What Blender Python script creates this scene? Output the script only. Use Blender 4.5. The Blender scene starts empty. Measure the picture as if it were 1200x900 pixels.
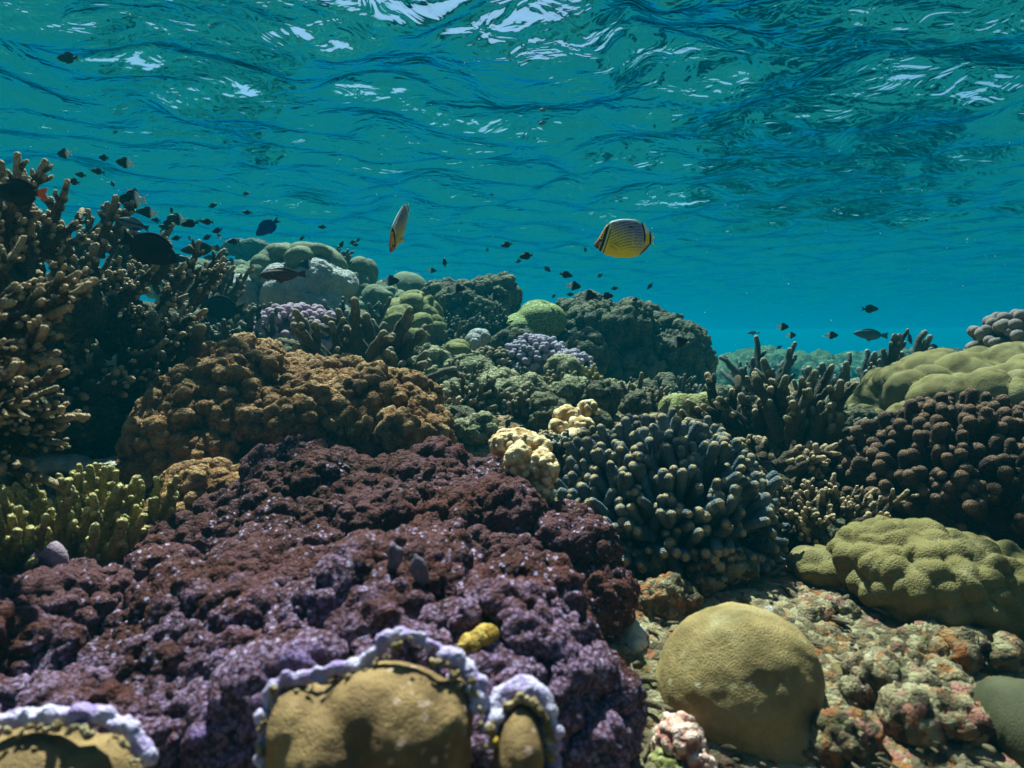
import bpy, math, random
import numpy as np
from mathutils import Vector, Matrix

# ------------------------------------------------------------------ camera, world, sun, exposure
scene = bpy.context.scene
COL = scene.collection
CAM = Vector((0.0, 0.0, 1.2))
FPX = 750.0                      # focal length in pixels of the 1200 px wide photograph
PITCH = math.atan(50.0 / FPX)    # the horizon lies 50 px above the centre
cd = bpy.data.cameras.new("camera")
cam = bpy.data.objects.new("camera", cd)
COL.objects.link(cam)
cam.location = CAM
cam.rotation_euler = (math.pi / 2 - PITCH, 0, 0)
cd.sensor_width = 36
cd.lens = 36 * FPX / 1200
cd.clip_start = 0.02
cd.clip_end = 500
cd.dof.use_dof = True
cd.dof.focus_distance = 1.9
cd.dof.aperture_fstop = 5.6
scene.camera = cam

SUN_EL, SUN_AZ = math.radians(61), math.radians(-14)      # ahead of the camera, a little to the left
sd = Vector((math.sin(SUN_AZ) * math.cos(SUN_EL), math.cos(SUN_AZ) * math.cos(SUN_EL), math.sin(SUN_EL)))
world = bpy.data.worlds.new("World")
scene.world = world
world.use_nodes = True
wn = world.node_tree
wn.nodes.clear()
sky = wn.nodes.new("ShaderNodeTexSky")
sky.sky_type = 'NISHITA'
sky.sun_disc = False
sky.sun_elevation = SUN_EL
sky.sun_rotation = SUN_AZ
bg = wn.nodes.new("ShaderNodeBackground")
bg.inputs[1].default_value = 0.05
wo = wn.nodes.new("ShaderNodeOutputWorld")
wn.links.new(sky.outputs[0], bg.inputs[0])
wn.links.new(bg.outputs[0], wo.inputs[0])
ld = bpy.data.lights.new("sun", 'SUN')
ld.energy = 5.0
ld.angle = math.radians(0.5)
ld.color = (1.0, 0.91, 0.80)
sun = bpy.data.objects.new("sun", ld)
COL.objects.link(sun)
sun.rotation_euler = sd.to_track_quat('Z', 'Y').to_euler()
scene.view_settings.view_transform = 'Standard'
scene.view_settings.look = 'None'
scene.view_settings.gamma = 1
scene.view_settings.use_curve_mapping = False
scene.view_settings.exposure = 1.5
cy = scene.cycles
cy.max_bounces = 5
cy.diffuse_bounces = 1
cy.glossy_bounces = 2
cy.transmission_bounces = 2
cy.volume_bounces = 1
cy.transparent_max_bounces = 8
cy.caustics_reflective = False
cy.caustics_refractive = False
cy.use_denoising = True
try:
    cy.denoiser = 'OPENIMAGEDENOISE'
    cy.denoising_input_passes = 'RGB_ALBEDO_NORMAL'
except Exception:
    pass

WATER_Z = 2.55

# ------------------------------------------------------------------ placing helpers
cP, sP = math.cos(PITCH), math.sin(PITCH)

def at(px, py, D):
    """the point seen at a pixel of the 1200x900 photograph, D metres ahead of the camera"""
    x = (px - 600) / FPX
    u = -(py - 450) / FPX
    y = cP + u * sP
    z = -sP + u * cP
    k = D / y
    return np.array([x * k, D, CAM.z + z * k])

def m_per_px(D):
    return D / FPX

# ------------------------------------------------------------------ noise
def _hash(ix, iy, iz, s):
    with np.errstate(over='ignore'):
        h = (ix.astype(np.int64) * 374761393 + iy.astype(np.int64) * 668265263 + iz.astype(np.int64) * 2147483647 + s * 974634777)
        h = (h ^ (h >> 13)) * 1274126177
        h = h & 0x7fffffff
        h = ((h ^ (h >> 16)) * 2246822519) & 0x7fffffff
        h = h ^ (h >> 15)
    return (h & 0xffffff) / float(0x1000000)

def vnoise(P, s=0):
    i = np.floor(P).astype(np.int64)
    f = P - i
    f = f * f * f * (f * (f * 6 - 15) + 10)
    r = 0
    for a in (0, 1):
        wx = f[:, 0] if a else 1 - f[:, 0]
        for b in (0, 1):
            wy = f[:, 1] if b else 1 - f[:, 1]
            for c in (0, 1):
                wz = f[:, 2] if c else 1 - f[:, 2]
                r = r + wx * wy * wz * _hash(i[:, 0] + a, i[:, 1] + b, i[:, 2] + c, s)
    return r * 2 - 1

def fbm(P, octv=4, s=0, gain=.5):
    r, a, t = 0, 1.0, 0
    for o in range(octv):
        r = r + a * vnoise(P * (2.03 ** o) + 17.3 * o, s + o)
        t += a
        a *= gain
    return r / t

def worley(P, s=0, jit=.95):
    i = np.floor(P).astype(np.int64)
    f = P - i
    F1 = np.full(len(P), 9.0)
    F2 = np.full(len(P), 9.0)
    ID = np.zeros(len(P))
    for a in (-1, 0, 1):
        for b in (-1, 0, 1):
            for c in (-1, 0, 1):
                X, Y, Z = i[:, 0] + a, i[:, 1] + b, i[:, 2] + c
                dx = a + .5 + jit * (_hash(X, Y, Z, s) - .5) - f[:, 0]
                dy = b + .5 + jit * (_hash(X, Y, Z, s + 101) - .5) - f[:, 1]
                dz = c + .5 + jit * (_hash(X, Y, Z, s + 202) - .5) - f[:, 2]
                d = dx * dx + dy * dy + dz * dz
                nearer = d < F1
                F2 = np.where(nearer, F1, np.minimum(F2, d))
                ID = np.where(nearer, _hash(X, Y, Z, s + 303), ID)
                F1 = np.where(nearer, d, F1)
    return np.sqrt(F1), np.sqrt(F2), ID

def normals(V, F):
    a, b, c = V[F[:, 0]], V[F[:, 1]], V[F[:, 2]]
    if F.shape[1] == 4:
        n = np.cross(c - a, V[F[:, 3]] - b)
    else:
        n = np.cross(b - a, c - a)
    N = np.zeros_like(V)
    for k in range(F.shape[1]):
        for j in range(3):
            N[:, j] += np.bincount(F[:, k], n[:, j], len(V))
    return N / np.maximum(np.linalg.norm(N, axis=1), 1e-12)[:, None]

def smooth(V, F, it=2, fac=.5):
    k = F.shape[1]
    E = np.concatenate([F[:, [i, (i + 1) % k]] for i in range(k)])
    deg = np.bincount(E[:, 0], minlength=len(V)).astype(float)
    for _ in range(it):
        A = np.stack([np.bincount(E[:, 0], V[E[:, 1], j], len(V)) for j in range(3)], 1)
        V = V + fac * (A / np.maximum(deg, 1)[:, None] - V)
    return V

# ------------------------------------------------------------------ mesh and object helpers
def mesh_from(name, V, F, mat, attrs=None, shade=True):
    """F: an (n,3)/(n,4) array or a list of such arrays"""
    me = bpy.data.meshes.new(name)
    Fs = F if isinstance(F, list) else [F]
    Fs = [f for f in Fs if len(f)]
    lv = np.concatenate([f.ravel() for f in Fs]).astype(np.int32)
    lt = np.concatenate([np.full(len(f), f.shape[1]) for f in Fs]).astype(np.int32)
    ls = np.concatenate([[0], np.cumsum(lt)[:-1]]).astype(np.int32)
    me.vertices.add(len(V))
    me.vertices.foreach_set("co", np.asarray(V, np.float32).ravel())
    me.loops.add(len(lv))
    me.loops.foreach_set("vertex_index", lv)
    me.polygons.add(len(lt))
    me.polygons.foreach_set("loop_start", ls)
    me.polygons.foreach_set("loop_total", lt)
    if shade:
        me.polygons.foreach_set("use_smooth", np.ones(len(lt), bool))
    me.update(calc_edges=True)
    for k, v in (attrs or {}).items():
        v = np.asarray(v, np.float32)
        if v.ndim == 1:
            me.attributes.new(k, 'FLOAT', 'POINT').data.foreach_set("value", v)
        else:
            c = np.ones((len(v), 4), np.float32)
            c[:, :3] = v
            me.attributes.new(k, 'FLOAT_COLOR', 'POINT').data.foreach_set("color", c.ravel())
    if mat:
        me.materials.append(mat)
    return me

def obj(name, me, parent=None, loc=(0, 0, 0)):
    o = bpy.data.objects.new(name, me)
    COL.objects.link(o)
    o.location = loc
    if parent:
        o.parent = parent
    return o

def tag(o, label=None, cat=None, group=None, kind=None):
    if label: o['label'] = label
    if cat: o['category'] = cat
    if group: o['group'] = group
    if kind: o['kind'] = kind
    return o

def thing_mesh(name, V, F, mat, label, cat, group=None, attrs=None, kind=None):
    """a one-mesh thing whose origin sits at its base"""
    c = np.array([(V[:, 0].min() + V[:, 0].max()) / 2, (V[:, 1].min() + V[:, 1].max()) / 2, V[:, 2].min()])
    o = obj(name, mesh_from(name, V - c, F, mat, attrs), loc=c)
    return tag(o, label, cat, group, kind)

# ------------------------------------------------------------------ node helpers
def new_mat(name):
    m = bpy.data.materials.new(name)
    m.use_nodes = True
    nt = m.node_tree
    nt.nodes.clear()
    out = nt.nodes.new("ShaderNodeOutputMaterial")
    return m, nt, out

class NB:
    def __init__(s, nt): s.nt = nt
    def n(s, t, **kw):
        x = s.nt.nodes.new(t)
        for k, v in kw.items(): setattr(x, k, v)
        return x
    def set(s, sock, v):
        if isinstance(v, bpy.types.NodeSocket): s.nt.links.new(v, sock)
        else: sock.default_value = v
    def math(s, op, a, b=0.0, c=None, clamp=False):
        x = s.n("ShaderNodeMath", operation=op, use_clamp=clamp)
        s.set(x.inputs[0], a); s.set(x.inputs[1], b)
        if c is not None: s.set(x.inputs[2], c)
        return x.outputs[0]
    def mix(s, f, a, b, blend='MIX'):
        x = s.n("ShaderNodeMix", data_type='RGBA', blend_type=blend)
        s.set(x.inputs[0], f)
        for i, v in ((6, a), (7, b)):
            s.set(x.inputs[i], v if isinstance(v, bpy.types.NodeSocket) else (*v, 1.0))
        return x.outputs[2]
    def pos(s, scale=1.0):
        g = s.n("ShaderNodeNewGeometry")
        if scale == 1.0: return g.outputs['Position']
        v = s.n("ShaderNodeVectorMath", operation='SCALE')
        s.nt.links.new(g.outputs['Position'], v.inputs[0]); v.inputs[3].default_value = scale
        return v.outputs[0]
    def noise(s, scale, detail=3.0, rough=.55, vec=None, dist=0.0):
        x = s.n("ShaderNodeTexNoise")
        s.set(x.inputs['Vector'], vec if vec is not None else s.pos())
        x.inputs['Scale'].default_value = scale
        x.inputs['Detail'].default_value = detail
        x.inputs['Roughness'].default_value = rough
        x.inputs['Distortion'].default_value = dist
        return x.outputs['Fac']
    def voro(s, scale, feature='F1', vec=None, out='Distance'):
        x = s.n("ShaderNodeTexVoronoi", feature=feature)
        s.set(x.inputs['Vector'], vec if vec is not None else s.pos())
        x.inputs['Scale'].default_value = scale
        return x.outputs[out]
    def ramp(s, f, lo, hi, a=0.0, b=1.0):
        x = s.n("ShaderNodeMapRange", interpolation_type='SMOOTHSTEP')
        s.set(x.inputs[0], f); x.inputs[1].default_value = lo; x.inputs[2].default_value = hi
        x.inputs[3].default_value = a; x.inputs[4].default_value = b
        return x.outputs[0]
    def attr(s, name, out='Fac'):
        x = s.n("ShaderNodeAttribute", attribute_name=name)
        return x.outputs[out]
    def bump(s, h, dist, strength=1.0, normal=None):
        x = s.n("ShaderNodeBump")
        s.set(x.inputs['Height'], h); x.inputs['Distance'].default_value = dist
        x.inputs['Strength'].default_value = strength
        if normal is not None: s.nt.links.new(normal, x.inputs['Normal'])
        return x.outputs[0]
    def bsdf(s, color, normal=None, rough=.8, spec=.15, sss=0):
        x = s.n("ShaderNodeBsdfPrincipled")
        s.set(x.inputs['Base Color'], color if isinstance(color, bpy.types.NodeSocket) else (*color, 1))
        s.set(x.inputs['Roughness'], rough)
        x.inputs['Specular IOR Level'].default_value = spec
        if normal is not None: s.nt.links.new(normal, x.inputs['Normal'])
        return x.outputs[0]

def coral_mat(name, base, tip, dark=None, var=12.0, tip_lo=.5, tip_hi=1.0, poly=700.0, bumpd=.0012, poly_mix=.35,
              patch=None, patch_scale=9.0, patch_lo=.58, patch_hi=.7, tip_break=.3, rough=.8, voro=True, spot=None, spot_scale=60., spot_r=.18, rim=False, micro=None):
    """coral tissue: base colour varied by noise, paler growing tips, polyps as fine grain"""
    m, nt, out = new_mat(name)
    b = NB(nt)
    dark = dark or tuple(c * .55 for c in base)
    n1 = b.noise(var, 4, .6)
    c = b.mix(b.ramp(n1, .3, .7), dark, base)
    if patch:
        c = b.mix(b.ramp(b.noise(patch_scale, 5, .65, dist=.4), patch_lo, patch_hi), c, patch)
    t = b.attr("tip")
    t = b.math('ADD', t, b.math('MULTIPLY', b.math('SUBTRACT', b.noise(var * 6, 3, .6), .5), tip_break * 2))
    c = b.mix(b.ramp(t, tip_lo, tip_hi), c, tip)
    mh = None
    if micro:      # crumbly knobs: scale, relief, how much paler their crowns are
        wp = b.n("ShaderNodeVectorMath", operation='MULTIPLY_ADD')
        wn_ = b.n("ShaderNodeTexNoise"); wn_.inputs['Scale'].default_value = micro[0] * .6; nt.links.new(b.pos(), wn_.inputs['Vector'])
        nt.links.new(wn_.outputs['Color'], wp.inputs[0]); wp.inputs[1].default_value = (.5 / micro[0],) * 3; nt.links.new(b.pos(), wp.inputs[2])
        mv = b.voro(micro[0], vec=wp.outputs[0])
        mh = b.math('SUBTRACT', 1.0, b.math('MULTIPLY', mv, mv))
        mh = b.math('ADD', mh, b.math('MULTIPLY', b.noise(micro[0] * 1.7, 4, .7), .5))
        c = b.mix(b.math('MULTIPLY', b.ramp(mh, 1.0, 1.45), micro[2]), c, tip)
    if spot:
        v = b.math('ADD', b.voro(spot_scale), b.math('MULTIPLY', b.math('SUBTRACT', b.noise(spot_scale * 2.2, 3, .6), .5), .5))
        k = b.ramp(v, spot_r, spot_r * .5)
        k = b.math('MULTIPLY', k, b.ramp(b.noise(7, 3), .42, .6))
        c = b.mix(k, c, spot)
    if rim:
        fr_ = b.attr("frost")      # the lavender younger growth on the front lobes
        fr_ = b.math('ADD', fr_, b.math('MULTIPLY', b.math('SUBTRACT', b.noise(13, 4, .6), .5), 2.2))
        crown = b.ramp(mh, .8, 1.4, .15, .95)
        c = b.mix(b.math('MULTIPLY', b.ramp(fr_, .36, .85), crown), c, (.42, .30, .56))
        r = b.attr("rim")
        r = b.math('ADD', r, b.math('MULTIPLY', b.math('SUBTRACT', b.noise(55, 4, .6), .5), .5))
        c = b.mix(b.ramp(r, .3, .75), c, (.32, .22, .60))
        c = b.mix(b.ramp(r, .78, 1.0), c, (.72, .70, .85))
    if voro:
        p = b.voro(poly)
        c = b.mix(b.math('MULTIPLY', b.ramp(p, .1, .75), poly_mix), c, dark)
    h = b.math('SUBTRACT', b.noise(poly * .45, 4, .7), b.math('MULTIPLY', p, .8)) if voro else b.noise(poly * .45, 5, .7)
    nrm = b.bump(mh, micro[1], 1.0) if mh is not None else None
    nt.links.new(b.bsdf(c, b.bump(h, bumpd, .9, nrm), rough), out.inputs[0])
    return m

# ------------------------------------------------------------------ water surface, haze, ground
def polar_grid(r0, r1, ratio, naz, az0, az1, closed=False):
    nr = int(math.log(r1 / r0) / math.log(ratio)) + 1
    R = r0 * ratio ** np.arange(nr)
    A = np.linspace(az0, az1, naz, endpoint=not closed)
    rr, aa = np.meshgrid(R, A, indexing='ij')
    X = rr * np.sin(aa); Y = rr * np.cos(aa)
    idx = np.arange(nr * naz).reshape(nr, naz)
    if closed:
        nx = np.roll(idx, -1, 1)
        F = np.stack([idx[:-1], nx[:-1], nx[1:], idx[1:]], -1).reshape(-1, 4)
    else:
        F = np.stack([idx[:-1, :-1], idx[:-1, 1:], idx[1:, 1:], idx[1:, :-1]], -1).reshape(-1, 4)
    return X.ravel(), Y.ravel(), F, rr.ravel()

def build_water():
    rng = np.random.default_rng(12)
    X, Y, F, R = polar_grid(.12, 75, 1.0135, 900, 0, 2 * math.pi, closed=True)
    # domain warp so that no wave train runs straight
    P = np.stack([X, Y, 0 * X], 1)
    wx = X + .34 * fbm(P * 1.1, 2, 3); wy = Y + .34 * fbm(P * 1.1 + 40, 2, 8)
    Z = np.zeros_like(X)
    for k in range(46):
        lam = .14 * (12.0 ** rng.random())
        th = math.radians(68) + rng.normal() * 1.0
        kk = 2 * math.pi / lam
        slope = .046 * (.72 if lam < .35 else 1.4 if lam < 1.1 else .7)
        fade = np.clip((lam * 26 - R) / (lam * 14), 0, 1) if lam < .8 else 1.0
        ph = kk * (wx * math.cos(th) + wy * math.sin(th)) + rng.random() * 6.28
        Z += slope / kk * (np.sin(ph) + .18 * np.sin(2 * ph)) * fade
    Z += WATER_Z
    V = np.stack([X, Y, Z], 1)
    # centre cap
    n = 900
    V = np.vstack([V, [[0, 0, WATER_Z]]])
    cap = np.stack([np.arange(n), np.roll(np.arange(n), -1), np.full(n, len(V) - 1)], 1)[:, ::-1]
    m, nt, out = new_mat("water_surface")
    b = NB(nt)
    mp = b.n("ShaderNodeMapping"); mp.inputs['Scale'].default_value = (1.0, 1.2, 1.0); mp.inputs['Rotation'].default_value = (0, 0, .25)
    nt.links.new(b.pos(), mp.inputs[0])
    h = b.math('ADD', b.noise(5.5, 2.5, .5, mp.outputs[0], 1.3), b.math('MULTIPLY', b.noise(2.0, 2, .5, mp.outputs[0], 1.2), 1.6))
    nrm = b.bump(h, .024, 1.0)
    fr = b.n("ShaderNodeFresnel"); fr.inputs['IOR'].default_value = 1.333
    nt.links.new(nrm, fr.inputs['Normal'])
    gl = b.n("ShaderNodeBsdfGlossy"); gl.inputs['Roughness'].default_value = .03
    gl.inputs['Color'].default_value = (.03, .47, .80, 1)  # blue painted into the reflection, standing in for light absorbed by the water
    nt.links.new(nrm, gl.inputs['Normal'])
    tr = b.n("ShaderNodeBsdfTransparent")
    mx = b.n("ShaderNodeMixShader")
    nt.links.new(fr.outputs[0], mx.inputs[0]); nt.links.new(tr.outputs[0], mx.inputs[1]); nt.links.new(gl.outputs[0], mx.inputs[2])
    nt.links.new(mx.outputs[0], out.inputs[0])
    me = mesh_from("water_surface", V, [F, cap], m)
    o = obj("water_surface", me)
    tag(o, kind='structure')
    return o
water = build_water()

def build_haze():
    s = 79.0
    z0, z1 = -2.2, WATER_Z + .75
    V = np.array([[x, y, z] for z in (z0, z1) for y in (-s, s) for x in (-s, s)], float)
    F = np.array([[0, 2, 3, 1], [4, 5, 7, 6], [0, 1, 5, 4], [2, 6, 7, 3], [0, 4, 6, 2], [1, 3, 7, 5]])
    m, nt, out = new_mat("haze")
    v = nt.nodes.new("ShaderNodeVolumePrincipled")
    v.inputs['Color'].default_value = HAZE_COL
    v.inputs['Absorption Color'].default_value = (0, .53, .64, 1)
    v.inputs['Density'].default_value = HAZE_D
    v.inputs['Anisotropy'].default_value = .25
    nt.links.new(v.outputs[0], out.inputs['Volume'])
    o = obj("haze", mesh_from("haze", V, F, m, shade=False))
    tag(o, kind='stuff', label='blue green haze of the sea water that fades everything far away', cat='haze')
HAZE_COL = (.0, .062, .090, 1)
HAZE_D = .108
build_haze()

# ------------------------------------------------------------------ sea bed
SEABED = [  # pixel x, pixel y, distance: where the bare bottom lies between the corals
    (-250, 900, .6), (0, 900, .6), (300, 930, .55), (600, 930, .55), (740, 900, .64), (850, 940, .66), (910, 940, .66), (1010, 900, .64), (1190, 900, .64), (1350, 880, .7),
    (720, 765, .86), (935, 735, .93), (1100, 750, .88), (1200, 770, .85), (1350, 740, .9), (740, 690, 1.05), (900, 658, 1.2), (1000, 640, 1.28), (1190, 700, 1.05),
    (-200, 760, .85), (60, 730, .95), (0, 640, 1.1), (140, 545, 1.5), (60, 530, 1.5), (-200, 600, 1.2), (700, 620, 1.3), (930, 610, 1.45), (1040, 570, 1.6), (1200, 560, 1.6),
    (300, 600, 1.35), (500, 600, 1.3), (820, 500, 1.9), (560, 500, 1.75), (520, 470, 2.0), (450, 465, 2.0), (600, 470, 2.1), (700, 480, 2.1),
    (600, 445, 2.5), (520, 420, 2.7), (480, 400, 3.0), (400, 395, 2.8), (560, 395, 3.4), (700, 440, 3.0), (640, 400, 3.6), (100, 470, 1.8), (250, 410, 2.3), (0, 440, 1.9),
    (300, 375, 3.2), (250, 350, 4.2), (200, 350, 4.5), (420, 365, 3.9), (500, 372, 4.6), (90, 380, 3.0), (-200, 380, 3.0),
    (840, 470, 2.6), (830, 440, 4.0), (960, 470, 2.6), (1060, 470, 2.6), (1150, 450, 2.9), (1350, 450, 3.0), (760, 478, 2.7), (800, 480, 3.1), (760, 480, 3.6), (830, 478, 3.6), (600, 400, 5.5), (750, 425, 5.0), (880, 425, 6.5), (1000, 425, 6.5), (1200, 425, 6.5)]
_cp = np.array([at(*p) for p in SEABED])

def ground_z(x, y):
    x = np.atleast_1d(np.asarray(x, float)); y = np.atleast_1d(np.asarray(y, float))
    R = np.hypot(x, y) + .15
    num = np.zeros_like(x); den = np.full_like(x, 1e-6)
    num += 1e-6 * .72
    for c in _cp:
        s = .11 * R + .02
        w = np.exp(-((x - c[0]) ** 2 + (y - c[1]) ** 2) / (2 * s * s))
        num += w * c[2]; den += w
    z = num / den
    far = np.clip((R - 4.3) / 2.6, 0, 1)
    far = far * far * (3 - 2 * far)
    P = np.stack([x, y, 0 * x], 1)
    zf = -.75 + .35 * fbm(P * .22, 3, 77)
    return z * (1 - far) + zf * far

def gz(x, y): return float(ground_z(x, y)[0])

def build_ground():
    parts = []
    X, Y, F, R = polar_grid(.3, 75, 1.0095, 640, math.radians(-62), math.radians(62))
    Z = ground_z(X, Y)
    P = np.stack([X, Y, Z], 1)
    amp = np.clip(R / 2.5, .45, 1.6)
    rough = np.clip(.5 + 1.3 * fbm(P * 2.1, 3, 21), .12, 1)
    Z = Z + .05 * amp * fbm(P * 3.2, 4, 5) * rough
    for sc, am, s, mx in ((9, .032, 31, 99), (22, .013, 32, 8), (55, .0055, 33, 4)):
        f1, f2, idd = worley(P * sc + .35 * np.stack([fbm(P * sc * .7, 2, 9)] * 3, 1), s)
        h = np.sqrt(np.clip(1 - (f1 / .78) ** 2, 0, 1)) * (.35 + idd)
        Z = Z + am * amp * rough * (h - .4) * (R < mx)
    Z = Z + .004 * fbm(P * 130, 2, 61) * (R < 3)
    V = np.stack([X, Y, Z], 1)
    # a coarse remainder behind and beside the camera
    X2, Y2, F2, R2 = polar_grid(.3, 75, 1.12, 90, math.radians(61.5), math.radians(298.5))
    V2 = np.stack([X2, Y2, ground_z(X2, Y2) + .03 * fbm(np.stack([X2, Y2, 0 * X2], 1) * 2, 2, 1)], 1)
    m, nt, out = new_mat("reef_rubble")
    b = NB(nt)
    c = b.mix(b.ramp(b.noise(5, 5, .65), .35, .65), (.10, .075, .04), (.26, .21, .12))
    v1 = b.n("ShaderNodeTexVoronoi"); v1.inputs['Scale'].default_value = 75; nt.links.new(b.pos(), v1.inputs['Vector'])
    sp = b.n("ShaderNodeSeparateColor"); nt.links.new(v1.outputs['Color'], sp.inputs[0])
    r, g, bl = sp.outputs
    c = b.mix(b.math('MULTIPLY', b.ramp(r, .6, .85), .6), c, (.40, .35, .20))
    c = b.mix(b.math('MULTIPLY', b.ramp(r, .35, .15), .8), c, (.05, .035, .02))
    c = b.mix(b.math('MULTIPLY', b.ramp(g, .74, .84), b.ramp(b.noise(6, 3), .46, .6)), c, (.30, .09, .025))
    c = b.mix(b.math('MULTIPLY', b.ramp(bl, .80, .9), b.ramp(b.noise(4.3, 3), .42, .58)), c, (.30, .13, .10))
    c = b.mix(b.math('MULTIPLY', b.ramp(b.noise(11, 4, .6), .56, .68), .7), c, (.10, .12, .03))
    c = b.mix(b.math('MULTIPLY', b.ramp(b.noise(17, 5, .7, dist=1.0), .6, .66), .8), c, (.09, .025, .02))
    c = b.mix(b.math('MULTIPLY', b.ramp(b.noise(48, 4, .7, dist=.8), .62, .69), .7), c, (.50, .45, .33))
    c = b.mix(b.math('MULTIPLY', b.ramp(b.noise(27, 4, .7, dist=.8), .56, .64), .8), c, (.27, .11, .03))
    h = b.math('ADD', b.math('MULTIPLY', b.noise(120, 5, .7), 1.2), b.math('MULTIPLY', b.voro(75), -.9))
    h = b.math('ADD', h, b.math('MULTIPLY', b.voro(210), -.5))
    nt.links.new(b.bsdf(c, b.bump(h, .006, 1.0), .85), out.inputs[0])
    me = mesh_from("seabed", np.vstack([V, V2]), np.vstack([F, F2 + len(V)]), m)
    o = obj("seabed", me)
    tag(o, kind='structure')
    return m
GROUND_MAT = build_ground()

# ------------------------------------------------------------------ coral shape builders
def _ico(sub):
    import bmesh
    bm = bmesh.new()
    bmesh.ops.create_icosphere(bm, subdivisions=sub, radius=1)
    V = np.array([v.co[:] for v in bm.verts]); F = np.array([[v.index for v in f.verts] for f in bm.faces])
    bm.free()
    return V, F
ICO = {s: _ico(s) for s in (1, 2, 3, 4)}

def E(px, py, D, rx, ry, dep, rot=0.0):
    """ellipsoid: centre by pixel and distance, half sizes in photo pixels at that distance, depth in metres"""
    k = m_per_px(D)
    return (at(px, py, D), (rx * k, dep, ry * k), rot)

def blob(ells, vox, sm=3, wob=.12, wsc=6.0, seed=0):
    """the union of ellipsoids as one even skin"""
    Vs, Fs, n = [], [], 0
    V0, F0 = ICO[4]
    for i, (c, r, rot) in enumerate(ells):
        V = V0 * np.array(r)
        cr, sr = math.cos(math.radians(rot)), math.sin(math.radians(rot))
        V = np.stack([V[:, 0] * cr - V[:, 2] * sr, V[:, 1], V[:, 0] * sr + V[:, 2] * cr], 1)
        V = V + np.array(c)
        V = V + (V - c) * (wob * fbm(V * wsc / max(max(r), .02) * .1 + i, 3, seed + i))[:, None]
        Vs.append(V); Fs.append(F0 + n); n += len(V)
    me = mesh_from("tmp", np.vstack(Vs), np.vstack(Fs), None)
    o = bpy.data.objects.new("tmp", me); COL.objects.link(o)
    md = o.modifiers.new("r", 'REMESH'); md.mode = 'VOXEL'; md.voxel_size = vox
    dg = bpy.context.evaluated_depsgraph_get(); dg.update()
    ev = o.evaluated_get(dg)
    m2 = ev.to_mesh()
    V = np.empty(len(m2.vertices) * 3, np.float32); m2.vertices.foreach_get("co", V)
    lt = np.empty(len(m2.polygons), np.int32); m2.polygons.foreach_get("loop_total", lt)
    lv = np.empty(len(m2.loops), np.int32); m2.loops.foreach_get("vertex_index", lv)
    ev.to_mesh_clear()
    bpy.data.objects.remove(o); bpy.data.meshes.remove(me)
    V = V.reshape(-1, 3).astype(float); F = lv.reshape(-1, 4)
    return smooth(V, F, sm), F

M = {}
def _sand():
    m, nt, out = new_mat("sand"); b = NB(nt)
    c = b.mix(b.ramp(b.noise(40, 5, .7), .35, .65), (.26, .25, .19), (.52, .50, .42))
    nt.links.new(b.bsdf(c, b.bump(b.noise(260, 5, .7), .003), .9), out.inputs[0]); return m
M['sand'] = _sand()

def grow(V, F, levels, seed=0):
    """push knobs out of a skin, coarse to fine; returns the height of the last coarse level for the tip colour"""
    tip = np.zeros(len(V))
    for i, lv in enumerate(levels):
        kind, size, amp = lv[:3]
        w = lv[3] if len(lv) > 3 else 0.0
        N = normals(V, F)
        P = V / size
        if kind == 'n':
            V = V + N * (amp * fbm(P, 4, seed + i * 7))[:, None]
            continue
        P = P + .3 * np.stack([vnoise(P * .8 + 5, seed + 3), vnoise(P * .8 + 15, seed + 4), vnoise(P * .8 + 25, seed + 5)], 1)
        f1, f2, idd = worley(P, seed + i * 7)
        if kind == 'k':      # round knobs with deep clefts
            h = np.sqrt(np.clip(1 - (f1 / .80) ** 2, 0, 1)) * (.65 + .7 * idd)
        elif kind == 'd':    # soft domes meeting in creases
            h = 1 - np.clip(f1, 0, 1) ** 2 * 1.3
            h = h * (.8 + .4 * idd)
        V = V + N * (amp * (h - .35))[:, None]
        if w: tip = tip + w * h
    return V, tip

def path(start, d, L, r0, r1, n=6, curve=None, rng=None, wob=.0):
    d = np.asarray(d, float); d = d / np.linalg.norm(d)
    t = np.linspace(0, 1, n)
    pts = start + d * (L * t)[:, None]
    if curve is not None: pts = pts + np.asarray(curve) * (L * t ** 2)[:, None]
    if rng is not None and wob: pts = pts + (rng.normal(size=(n, 3)) * wob * r0) * (t > 0)[:, None]
    rad = r0 + (r1 - r0) * t ** 1.3
    e = pts[-1] - pts[-2]; e = e / np.linalg.norm(e)
    cap = np.radians([28, 52, 72, 88])
    pts = np.vstack([pts, pts[-1] + e * (r1 * np.sin(cap))[:, None]])
    rad = np.concatenate([rad, r1 * np.cos(cap)])
    tt = np.concatenate([t, 1 + .35 * np.sin(cap)])
    return pts, rad, tt

def tube(pts, rad, tt, sides=9):
    n = len(pts)
    T = np.gradient(pts, axis=0); T /= np.maximum(np.linalg.norm(T, axis=1), 1e-9)[:, None]
    a = np.array([0, 0, 1.0]) if abs(T[0, 2]) < .9 else np.array([1.0, 0, 0])
    u = np.cross(T[0], a); u /= np.linalg.norm(u)
    U = []
    for i in range(n):
        u = u - T[i] * np.dot(u, T[i]); u /= max(np.linalg.norm(u), 1e-9); U.append(u)
    U = np.array(U); W = np.cross(T, U)
    th = np.arange(sides) * 2 * math.pi / sides
    V = pts[:, None] + rad[:, None, None] * (np.cos(th)[None, :, None] * U[:, None] + np.sin(th)[None, :, None] * W[:, None])
    idx = np.arange(n * sides).reshape(n, sides); nx = np.roll(idx, -1, 1)
    F = np.stack([idx[:-1], nx[:-1], nx[1:], idx[1:]], -1).reshape(-1, 4)
    return V.reshape(-1, 3), F, np.repeat(tt, sides)

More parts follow.
